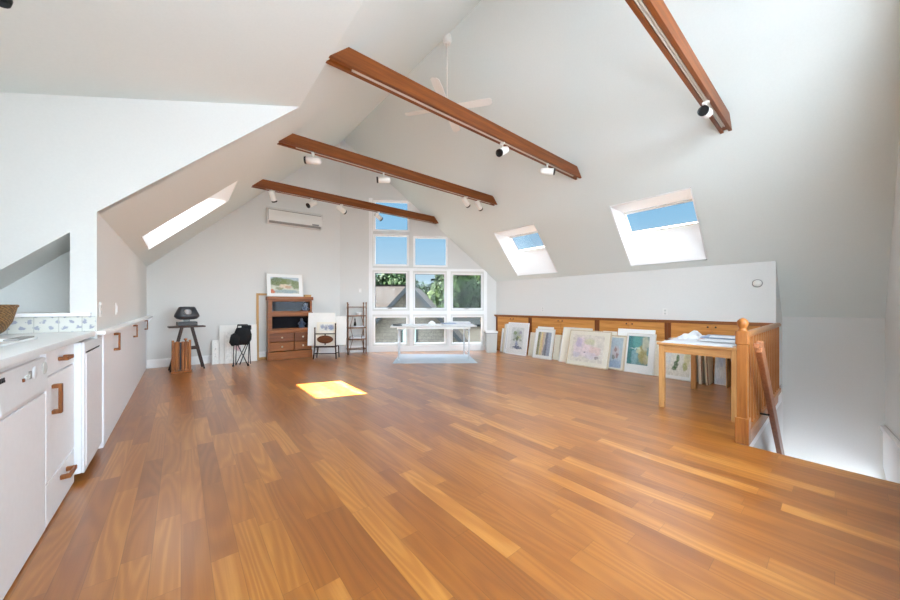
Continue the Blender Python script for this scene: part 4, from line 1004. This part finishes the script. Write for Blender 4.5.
pic('white framed watercolour of flowers in a vase', 6.235, 5.36, 4.73, 0.765, 0.140, th=0.022, frame='trim', fw=0.022, mat='mat_white', artm=A_vase, artbox=(0.13, 0.50, 0.13, 0.66), glass=True)
pic('small plain canvas left of the striped abstract picture', 6.30, 4.72, 4.50, 0.55, 0.11, th=0.02, back='canvas_edge')
pic('plain white board showing above the striped abstract picture', 6.26, 4.52, 4.10, 0.70, 0.15, th=0.014, back='board')
pic('white framed abstract of yellow and blue upright stripes', 6.20, 4.53, 4.03, 0.655, 0.160, th=0.022, frame='frame_white', fw=0.022, mat='mat_white', artm=A_stripe, artbox=(0.085, 0.425, 0.075, 0.60), glass=True)
pic('narrow cream canvas right of the striped abstract picture', 6.29, 4.055, 3.90, 0.54, 0.12, th=0.03, back='canvas_edge')
pic('white framed picture showing behind the large pink flower picture', 6.185, 3.85, 3.21, 0.72, 0.21, th=0.016, frame='frame_white', fw=0.02, mat='mat_cream')
pic('large pale picture of a pink flower with a dark centre', 6.06, 3.60, 2.76, 0.69, 0.19, th=0.022, frame='frame_cream', fw=0.02, mat='mat_cream', artm=A_peony, artbox=(0.08, 0.72, 0.09, 0.62), glass=True)
pic('cream board behind the small blue flower picture', 6.26, 3.0, 2.735, 0.69, 0.14, th=0.014, back='mat_cream')
pic('narrow framed picture of pale flowers on blue', 6.175, 2.82, 2.525, 0.625, 0.165, th=0.02, frame='frame_cream', fw=0.018, mat='mat_cream', artm=A_bflower, artbox=(0.028, 0.235, 0.04, 0.60), glass=True)
pic('large white mat board showing above the teal abstract picture', 6.245, 2.72, 2.09, 0.755, 0.17, th=0.014, back='mat_white')
pic('white matted teal and yellow abstract picture', 6.165, 2.515, 2.045, 0.69, 0.16, th=0.022, frame='frame_white', fw=0.012, mat='mat_white', artm=A_teal, artbox=(0.03, 0.37, 0.15, 0.655), glass=True)
pic('cream canvas edge beside the front left table leg', 6.20, 2.05, 1.93, 0.58, 0.12, th=0.03, back='canvas_edge')
pic('white picture with a dark green plant seen under the table', 6.13, 1.935, 1.50, 0.60, 0.22, th=0.022, frame='frame_white', fw=0.014, mat='mat_white', artm=A_plant, artbox=(0.05, 0.40, 0.06, 0.58))
# canvases standing on edge under the table
cv = [(1.46, 0.045, 0.56, 'frame_white', 'white canvas on edge right behind the back table leg', 0.02), (1.37, 0.045, 0.55, 'canvas_edge', 'cream canvas on edge, second from the back table leg', 0.03),
      (1.29, 0.035, 0.57, 'frame_cream', 'brownish canvas on edge in the middle of the row under the table', 0.05), (1.06, 0.02, 0.60, 'stretcher', 'wood edged canvas on edge beside the pale blue board under the table', 0.02),
      (0.95, 0.03, 0.62, 'frame_white', 'slanting pale frame on edge near the front right table leg', 0.13), (0.86, 0.03, 0.60, 'board', 'last white canvas on edge by the newel post', 0.14)]
for (y, th, h, mt, lab, tl) in cv:
    t = thing('canvas', lab, 'canvas', (6.21, y, 0), 0, 'canvases on edge under the table'); t.rotation_euler = (-tl, 0, 0)
    m = MB(); m.box(-0.16, 0.16, -th/2, th/2, 0.003, h); m.build('stretched_canvas', mt, t, bevel=0.003)
    m = MB(); m.box(-0.162, -0.152, -th/2 - .002, -th/2 + 0.008, 0.003, h); m.build('edge_strip', 'oak_dark', t, label='dark edge strip')
pic('pale blue board leaning between the canvases under the table', 6.245, 1.245, 1.075, 0.60, 0.12, th=0.014, back='board', artm=A_pale, artbox=(0.005, 0.165, 0.01, 0.60))

# table by the stairs
TX0, TX1, TY0, TY1, TZ = 4.335, 5.70, 0.658, 1.405, 0.762
t = thing('wooden_table', 'light beech table with square legs beside the newel post', 'table', ((TX0 + TX1) / 2, (TY0 + TY1) / 2, 0))
hx, hy_ = (TX1 - TX0) / 2, (TY1 - TY0) / 2
m = MB(); m.box(-hx, hx, -hy_, hy_, TZ - 0.028, TZ); m.build('top', 'table_x', t, bevel=0.006)
m = MB(); m.box(-hx + .03, hx - .03, -hy_ + .03, -hy_ + .05, TZ - 0.115, TZ - 0.027); m.box(-hx + .03, hx - .03, hy_ - .05, hy_ - .03, TZ - 0.115, TZ - 0.027)
m.box(-hx + .03, -hx + .05, -hy_ + .03, hy_ - .03, TZ - 0.115, TZ - 0.027); m.box(hx - .05, hx - .03, -hy_ + .03, hy_ - .03, TZ - 0.115, TZ - 0.027); m.build('apron', 'table_x', t)
for sx_ in (-1, 1):
    for sy_ in (-1, 1):
        m = MB(); x = sx_ * (hx - 0.045); y = sy_ * (hy_ - 0.045)
        m.box(x - 0.028, x + 0.028, y - 0.028, y + 0.028, 0, TZ - 0.027); m.build('leg', 'table', t, bevel=0.004)
tc_ = Vector(((TX0 + TX1) / 2, (TY0 + TY1) / 2, TZ + 0.0005))
def sheet(name, label, x, y, z, sx_, sy_, h, r, mt, layers=1):
    t = thing(name, label, 'papers', tc_ + Vector((x, y, z)), r, 'papers on the wooden table')
    m = MB()
    for k in range(layers):
        q = random.uniform(-0.01, 0.01) if layers > 1 else 0; zz = h / layers
        m.box(-sx_ + q, sx_ + q, -sy_ + q, sy_ - q, k * zz, (k + 1) * zz - 0.0004)
    m.build('sheets', mt, t)
sheet('paper_sheet', 'large white paper spread along the front of the wooden table', -0.30, 0.02, 0, 0.36, 0.31, 0.010, 0.03, 'paper', 2)
sheet('paper_sheet', 'white paper lying at the back of the wooden table', 0.36, 0.08, 0, 0.28, 0.24, 0.014, -0.06, 'paper', 2)
sheet('print_sheet', 'pinkish printed sheet across the middle of the wooden table', -0.02, -0.10, 0.0145, 0.28, 0.20, 0.006, 0.10, 'paper_pink')
sheet('print_sheet', 'white sheet over the pinkish print on the wooden table', -0.13, -0.12, 0.0210, 0.24, 0.17, 0.006, -0.04, 'paper')
sheet('print_sheet', 'bluish printed sheet on top toward the newel post', 0.22, -0.10, 0.0275, 0.24, 0.21, 0.016, 0.05, 'paper_blue', 2)
sheet('print_sheet', 'white sheet topmost on the bluish prints', 0.10, -0.13, 0.0440, 0.16, 0.16, 0.004, 0.14, 'paper')
# crumpled sheet
def crumple(name, label, loc, r, sx_, sy_, h):
    t = thing(name, label, 'papers', loc, r, 'papers on the wooden table')
    m = MB(); n = 9; vs = []
    rr = random.Random(3)
    for i in range(n):
        for j in range(n):
            u, v = i / (n - 1) - .5, j / (n - 1) - .5
            z = h * max(0, 0.9 - 4.2 * (u * u + v * v)) * (0.65 + 0.7 * rr.random())
            vs.append((u * 2 * sx_ + rr.uniform(-.012, .012), v * 2 * sy_ + rr.uniform(-.012, .012), max(0.001, z)))
    m._faces([Vector(v) for v in vs], [(i * n + j, (i + 1) * n + j, (i + 1) * n + j + 1, i * n + j + 1) for i in range(n - 1) for j in range(n - 1)])
    o = m.build('sheet', 'paper', t); md = o.modifiers.new('thick', 'SOLIDIFY'); md.thickness = 0.002
crumple('crumpled_paper', 'crumpled white paper raised at the far left of the wooden table', tc_ + Vector((0.44, 0.27, 0.0145)), 0.4, 0.16, 0.085, 0.075)
crumple('crumpled_paper', 'wrinkled white tissue lying at the left corner of the wooden table', tc_ + Vector((-0.05, 0.22, 0.0145)), -0.2, 0.22, 0.11, 0.06)

# newel, balustrade, handrail
NX, NY = 3.765, 0.555
t = thing('newel_post', 'honey wood newel post with a ball finial at the stair head', 'post', (NX, NY, 0), 0)
m = MB(); m.box(-0.046, 0.046, -0.046, 0.046, 0.0, 0.225); m.build('base_block', 'newel', t, bevel=0.005)
m = MB(); m.box(-0.036, 0.036, -0.036, 0.036, 0.22, 0.86); m.build('shaft', 'newel', t, bevel=0.006)
m = MB(); m.box(-0.044, 0.044, -0.044, 0.044, 0.855, 0.975); m.build('top_block', 'newel', t, bevel=0.010)
m = MB(); m.lathe([(0.04, 0.974), (0.03, 0.985), (0.024, 0.998), (0.030, 1.008), (0.036, 1.025), (0.039, 1.046), (0.034, 1.066), (0.020, 1.080), (0.0, 1.088)], (0, 0, 0), 22); m.build('finial', 'newel', t)
t = thing('balustrade', 'wooden balustrade with slim balusters along the stairwell', 'railing', (NX, 0.575, 0))
LB = XK - 0.07 - NX
m = MB(); m.prism([(-0.032, 0.0), (0.032, 0.0), (0.036, 0.025), (0.02, 0.048), (-0.02, 0.048), (-0.036, 0.025)], [], (0.045, 0, 0.905), (0, 1, 0), (0, 0, 1), (LB - 0.045, 0, 0)); m.build('top_rail', 'newel_y', t, bevel=0.004)
m = MB(); m.box(0.055, LB, -0.035, 0.012, 0.0, 0.05); m.build('bottom_rail', 'newel_y', t, bevel=0.003)
m = MB(); m.box(0.0, LB + 0.06, 0.0, 0.02, -0.16, -0.001); m.build('fascia', 'newel_y', t)
bal = None
nb = 17
for k in range(nb):
    x = 0.10 + (LB - 0.14) * k / (nb - 1)
    if bal is None:
        m = MB(); m.box(-0.0095, 0.0095, -0.0095, 0.0095, 0.048, 0.907); bal = m.build('baluster', 'baluster', t, loc=(x, -0.008, 0))
    else:
        b2 = bal.copy(); C.objects.link(b2); b2.parent = t; b2.location = (x, -0.008, 0)
t = thing('stair_handrail', 'brown board handrail sloping down into the stairwell', 'handrail', (3.80, 0.47, 0))
p0 = Vector((0.13, 0.0, 0.835)); p1 = Vector((2.04, 0.0, -0.88))
m = MB(); m.bar(p0, p1, 0.045, 0.13); m.build('rail', 'handrail', t, bevel=0.008)
m = MB(); m.box(-0.03, 0.24, -0.02, 0.02, 0.83, 0.87); m.build('level_piece', 'handrail', t, bevel=0.006)
for k in (0.40, 0.85):
    p = p0 + (p1 - p0) * k
    m = MB(); m.tube([(p.x, 0.0, p.z - 0.03), (p.x, 0.02, p.z - 0.09), (p.x, 0.085 if k < .6 else 0.105, p.z - 0.09)], 0.011, 8); m.build('bracket', 'dark_metal', t, label='small dark bracket')

# ================================================================== OUTSIDE
FW = Vector((0.637, 0.771, 0)); RT = Vector((0.771, -0.637, 0)); OYAW = math.atan2(RT.y, RT.x)
def out(lx, dist, z=0): return RT * lx + FW * dist + Vector((0, 0, z))
m = MB(); m.box(-90, 90, -90, 90, -0.3, 0)
tg = NT('lawn_and_gravel'); nz = tg.noise(tg.tc(), 0.25, 4)
tg.base(tg.ramp(nz, [(0.4, lin((52, 54, 44))), (0.6, lin((70, 68, 62)))])); tg.rough(0.9); tg.b.inputs['Specular IOR Level'].default_value = 0.1; M['ground'] = tg.m; M['bounce_terrace'] = plain('pale_bounce_concrete', (118, 122, 130), 0.8, var=0.05, scale=2)
struct(m.build('ground', 'ground', loc=(0, 0, -3.2)))
m = MB(); m.prism([(-22, -26), (22, -26), (22, -0.9), (-1.7, -0.9), (-1.7, 3.4), (-22, 3.4)], [], (0, 0, -3.25), (1, 0, 0), (0, 1, 0), (0, 0, 0.3)); struct(m.build('bounce_terrace', 'bounce_terrace'))  # unseen pale paving added to bounce sunlight up into the room
def shingle(name, c0, c1, ax, w, h):
    t = NT(name)
    b = t.n.new('ShaderNodeTexBrick'); o_ = t.sep(t.tc()); t.l.new(t.comb(o_[ax[0]], o_[ax[1]], 0.0), b.inputs['Vector'])
    b.inputs['Color1'].default_value = lin(c0); b.inputs['Color2'].default_value = lin(c1); b.inputs['Mortar'].default_value = lin(tuple(x * .72 for x in c0))
    b.inputs['Scale'].default_value = 1; b.inputs['Brick Width'].default_value = w; b.inputs['Row Height'].default_value = h; b.inputs['Mortar Size'].default_value = 0.012
    n = t.noise(t.tc(), 3, 3)
    t.base(t.mix(t.maprange(n, 0.35, 0.65, 0, .5), b.outputs['Color'], lin(c1))); t.rough(0.85); t.b.inputs['Specular IOR Level'].default_value = 0.1; return t.m
M['roofsh'] = shingle('weathered_roof_shingles', (19, 17, 16), (30, 25, 23), (0, 1), 0.35, 0.16)
M['wallsh'] = shingle('grey_wall_shingles', (78, 75, 70), (92, 89, 83), (0, 2), 0.2, 0.14)
M['rake'] = plain('grey_rake_boards', (46, 49, 51), 0.6)
M['darkroof'] = plain('dark_flat_roof', (18, 20, 21), 0.8); M['winout'] = plain('greenish_pane', (120, 140, 132), 0.2)
M['palewall'] = plain('pale_sunlit_wall', (100, 93, 83), 0.8, var=0.1, scale=3)
for k_ in ('darkroof', 'palewall', 'rake', 'bark', 'bounce_terrace'):
    if k_ in M: M[k_].node_tree.nodes['Principled BSDF'].inputs['Specular IOR Level'].default_value = 0.0
t = thing('neighbour_house', 'grey shingled gable house seen through the lower left windows', 'house', out(-1.70, 14.0, 0), OYAW)
ap, sl, hwid = 1.98, 1.08, 2.7
m = MB(); m.prism([(-hwid, -3.2), (hwid, -3.2), (hwid, ap - sl * hwid), (0, ap), (-hwid, ap - sl * hwid)], [], (0, 0, 0), (1, 0, 0), (0, 0, 1), (0, 5.5, 0)); m.build('gable_wall', 'wallsh', t)
for s in (-1, 1):
    m = MB(); m.poly([(0, -0.35, ap + 0.02), (s * 3.0, -0.35, ap + 0.02 - sl * 3.0), (s * 3.0, 5.5, ap + 0.02 - sl * 3.0), (0, 5.5, ap + 0.02)], (0, 0, 0.10)); m.build('roof', 'roofsh', t)
    m = MB(); m.poly([(0, -0.42, ap + 0.14), (s * 3.05, -0.42, ap + 0.14 - sl * 3.05), (s * 3.05, -0.42, ap - 0.08 - sl * 3.05), (0, -0.42, ap - 0.10)], (0, 0.07, 0)); m.build('rake_board', 'rake', t)
m = MB(); m.poly([(-10, 1.3, -0.55), (0.2, 1.3, -0.55), (-0.45, 4.0, 2.22), (-10, 4.0, 2.22)], (0, 0.05, 0.10)); m.poly([(-10, 6.7, -0.55), (0.2, 6.7, -0.55), (-0.45, 4.0, 2.22), (-10, 4.0, 2.22)], (0, -0.05, 0.10)); m.build('roof', 'roofsh', t)
m = MB(); m.box(-9.8, -2.0, 1.6, 6.4, -3.2, -0.4); m.build('wall', 'wallsh', t)
m = MB(); m.box(-0.38, 0.32, -0.05, 0.02, -0.45, 0.24); wi = m.build('window', 'rake', t)
m = MB(); m.box(-0.31, -0.06, -0.06, -0.04, -0.38, 0.17); m.box(0.0, 0.25, -0.06, -0.04, -0.38, 0.17); m.build('pane', 'winout', wi)
m = MB(); m.tube([(-1.5 - 0.75, 2.6, 0.7), (-1.5 - 0.75, 2.6, 1.45)], 0.06, 8); m.build('vent_pipe', 'dark_metal', t)
t = thing('outbuilding', 'low pale sunlit outbuilding seen through the lower right window', 'shed', out(2.6, 20.5, 0), OYAW)
m = MB(); m.box(-3.2, 3.2, 0, 1.4, -3.2, -0.12); m.build('wall', 'palewall', t)
m = MB(); m.poly([(-3.4, -0.2, -0.14), (3.4, -0.2, -0.14), (3.4, 0.7, 0.25), (-3.4, 0.7, 0.25)], (0, 0, 0.12)); m.poly([(-3.4, 1.6, -0.14), (3.4, 1.6, -0.14), (3.4, 0.7, 0.25), (-3.4, 0.7, 0.25)], (0, 0, 0.12)); m.build('roof', 'darkroof', t)
# trees
def leaf_mat(name, c0, c1, c2):
    t = NT(name); n = t.noise(t.tc(), 1.4, 3); n2 = t.noise(t.tc(), 9, 2)
    f = t.math('ADD', t.math('MULTIPLY', n, 0.6), t.math('MULTIPLY', n2, 0.4))
    t.base(t.ramp(f, [(0.32, lin(c0)), (0.5, lin(c1)), (0.68, lin(c2))])); t.rough(0.7); t.b.inputs['Specular IOR Level'].default_value = 0.08; return t.m
M['leaf_a'] = leaf_mat('mid_green_leaves', (10, 20, 8), (18, 33, 12), (31, 46, 18))
M['leaf_b'] = leaf_mat('yellow_green_leaves', (14, 27, 8), (27, 41, 13), (45, 54, 20))
M['leaf_c'] = leaf_mat('dark_green_leaves', (7, 17, 8), (15, 28, 12), (26, 39, 17))
M['bark'] = plain('bark', (70, 58, 46), 0.9, var=0.3, scale=12)
def crown_mesh(seed, n=6000):
    r = random.Random(seed); m = MB(); blobs = []
    for k in range(11):
        a = r.uniform(0, 2*PI); h = r.uniform(-0.9, 0.85); rad = r.uniform(0.1, 0.75) * math.sqrt(max(0.05, 1 - h*h*.8))
        blobs.append((Vector((math.cos(a) * rad, math.sin(a) * rad, h)), r.uniform(0.38, 0.6)))
    for c, R in blobs: m.lathe([(0, -R*.62), (R*.4, -R*.48), (R*.6, 0), (R*.4, R*.48), (0, R*.62)], c, 8)
    for k in range(n):
        c, R = r.choice(blobs)
        d = Vector((r.gauss(0, 1), r.gauss(0, 1), r.gauss(0, 1))).normalized(); p = c + d * R * r.uniform(0.62, 1.08)
        u = Vector((r.gauss(0, 1), r.gauss(0, 1), r.gauss(0, 1))).normalized(); v = u.cross(d + Vector((.01, .02, .03))).normalized(); s = r.uniform(0.045, 0.095)
        m._faces([p - u*s, p + v*s*.6, p + u*s, p - v*s*.6], [(0, 1, 2, 3)])
    return m
def tree(px, dist, top, rx, rz, mt, label, seed):
    lx = (px - 450) / 325 * dist
    t = thing('leafy_tree', label, 'tree', out(lx, dist, -3.2), seed * 1.3, 'trees beyond the neighbouring house')
    cz = top - rz * 1.25 + 3.2
    m = MB(); m.tube([(0, 0, 0), (0.1, 0.05, cz * .5), (0, 0, cz)], [0.22, 0.16, 0.07], 8)
    for k in range(5):
        a = k * 1.26; m.tube([(0, 0, cz * .6 + k * .1), (math.cos(a) * rx * .6, math.sin(a) * rx * .6, cz + 0.2 * k - .2)], [0.06, 0.02], 6)
    m.build('trunk', 'bark', t)
    m = crown_mesh(seed)
    for v in m.bm.verts: v.co = Vector((v.co.x * rx, v.co.y * rx, v.co.z * rz + cz))
    m.build('foliage', mt, t)
T = [(368, 27, 4.9, 2.6, 3.2, 'leaf_c', 'dark green tree at the left edge of the windows above the shingled roof'), (391, 29, 4.6, 2.4, 3.0, 'leaf_a', 'green tree above the roof ridge in the left window'),
     (417, 27, 3.7, 1.8, 2.9, 'leaf_a', 'green tree at the left of the middle window'), (433, 25, 3.2, 1.7, 2.8, 'leaf_b', 'yellow green tree in the centre of the middle window'),
     (449, 27, 3.9, 1.9, 3.0, 'leaf_c', 'dark green tree behind the post right of the middle window'), (464, 24, 4.4, 1.9, 3.3, 'leaf_a', 'tall green tree at the left of the right window'),
     (480, 25, 4.6, 1.9, 3.4, 'leaf_b', 'yellow green tree at the right of the right window'), (500, 26, 5.0, 2.4, 3.6, 'leaf_c', 'dark green tree mostly behind the right window jamb'),
     (405, 34, 3.6, 3.0, 3.2, 'leaf_c', 'dark green tree farthest back over the gable peak'), (440, 35, 3.6, 3.2, 3.4, 'leaf_c', 'dark green tree farthest back behind the yellow green one'), (472, 34, 5.2, 3.0, 4.2, 'leaf_c', 'dark green tree farthest back in the right window')]
for i, a in enumerate(T): tree(*a, i + 1)

# ================================================================== LIGHT
W = bpy.data.worlds.new('World'); SC.world = W; W.use_nodes = True
nt = W.node_tree; nn = nt.nodes; ll = nt.links
bg = nn['Background']
tcw = nn.new('ShaderNodeTexCoord'); sep = nn.new('ShaderNodeSeparateXYZ'); ll.new(tcw.outputs['Generated'], sep.inputs[0])
rmp = nn.new('ShaderNodeValToRGB'); ll.new(sep.outputs['Z'], rmp.inputs[0])
e = rmp.color_ramp.elements
e[0].position = 0.0; e[0].color = lin((166, 182, 193)); e[1].position = 0.75; e[1].color = lin((84, 137, 178))
k = e.new(0.22); k.color = lin((120, 160, 188)); k = e.new(0.42); k.color = lin((88, 143, 184))
# sky brightened out of view, behind and left, as added fill for the room
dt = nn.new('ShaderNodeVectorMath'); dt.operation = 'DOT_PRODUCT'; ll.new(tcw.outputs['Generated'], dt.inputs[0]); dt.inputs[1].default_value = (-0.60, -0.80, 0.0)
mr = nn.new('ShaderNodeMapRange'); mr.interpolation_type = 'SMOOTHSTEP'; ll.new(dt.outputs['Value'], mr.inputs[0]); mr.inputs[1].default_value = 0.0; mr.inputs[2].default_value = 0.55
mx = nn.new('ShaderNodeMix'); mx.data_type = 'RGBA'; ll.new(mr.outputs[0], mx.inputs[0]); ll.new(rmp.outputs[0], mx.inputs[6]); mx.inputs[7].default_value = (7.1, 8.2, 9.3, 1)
mz = nn.new('ShaderNodeMapRange'); mz.interpolation_type = 'SMOOTHSTEP'; ll.new(sep.outputs['Z'], mz.inputs[0]); mz.inputs[1].default_value = 0.46; mz.inputs[2].default_value = 0.75  # sky overhead brightened too, added fill through the skylights
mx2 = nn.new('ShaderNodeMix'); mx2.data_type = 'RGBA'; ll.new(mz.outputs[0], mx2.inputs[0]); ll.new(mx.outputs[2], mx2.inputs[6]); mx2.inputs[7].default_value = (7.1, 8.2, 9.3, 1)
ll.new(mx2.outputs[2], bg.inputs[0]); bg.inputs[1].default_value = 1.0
sun = bpy.data.lights.new('sun', 'SUN'); so = bpy.data.objects.new('sun', sun); C.objects.link(so)
sun.energy = 75; sun.angle = math.radians(0.8); sun.color = (1.0, 0.96, 0.88)
so.rotation_euler = Vector((0.648, -0.536, -1.0)).to_track_quat('-Z', 'Y').to_euler()

def portal(name, c, nrm, w, h, up=(0, 0, 1)):
    l = bpy.data.lights.new(name, 'AREA'); l.shape = 'RECTANGLE'; l.size = w; l.size_y = h; l.cycles.is_portal = True
    o = bpy.data.objects.new(name, l); C.objects.link(o); o.location = c
    z = -Vector(nrm).normalized(); y = (Vector(up) - z * z.dot(Vector(up))).normalized(); x = y.cross(z)
    o.matrix_world = Matrix.Translation(c) @ Matrix((x, y, z)).transposed().to_4x4()
for i, b in enumerate(BW_FILL): portal('daylight_portal', Vector(((b[0]+b[1])/2, YB - 0.17, (b[2]+b[3])/2)), (0, 1, 0), b[1]-b[0], b[3]-b[2])
portal('daylight_portal', Vector((XD - 0.17, (DW[0]+DW[1])/2, (DW[2]+DW[3])/2)), (1, 0, 0), DW[1]-DW[0], DW[3]-DW[2])
portal('daylight_portal', WO + WE * 1.5 + WN * 0.17 + Vector((0, 0, 1.1)), -WN, 2.95, 1.95)
portal('daylight_portal', WO + WE * 1.04 + WN * 0.17 + Vector((0, 0, 3.05)), -WN, 1.95, 1.75)
for S, sd in ((SKY_N, 1), (SKY_F, 1), (SKY_L, -1)):
    n_ = NR if sd > 0 else NL
    x0, x1 = (OR_['x0'], OR_['x1']) if sd > 0 else (LX0, LX1)
    zz = (zo if sd > 0 else zol)((x0 + x1) / 2)
    portal('daylight_portal', Vector(((x0 + x1) / 2, (S[2] + S[3]) / 2, zz)) + n_ * 0.07, -n_, S[3] - S[2], (x1 - x0) / n_.z, up=Vector((n_.z, 0, -n_.x)))

# ================================================================== CAMERA, COLOUR
cam = bpy.data.cameras.new('camera'); co = bpy.data.objects.new('camera', cam); C.objects.link(co); SC.camera = co
cam.sensor_width = 36; cam.lens = 36 * 325 / 900; cam.shift_y = 5 / 900; cam.clip_start = 0.02; cam.clip_end = 400
co.location = (0, 0, 1.2); co.rotation_euler = (PI / 2, 0, -math.atan2(450 - 181, 325))
SC.view_settings.view_transform = 'Standard'; SC.view_settings.look = 'None'; SC.view_settings.gamma = 1; SC.view_settings.use_curve_mapping = False
SC.view_settings.exposure = 0.82
cy_ = SC.cycles
cy_.max_bounces = 14; cy_.diffuse_bounces = 9; cy_.glossy_bounces = 4; cy_.transparent_max_bounces = 12; cy_.sample_clamp_indirect = 4; cy_.use_adaptive_sampling = False; cy_.blur_glossy = 1.0
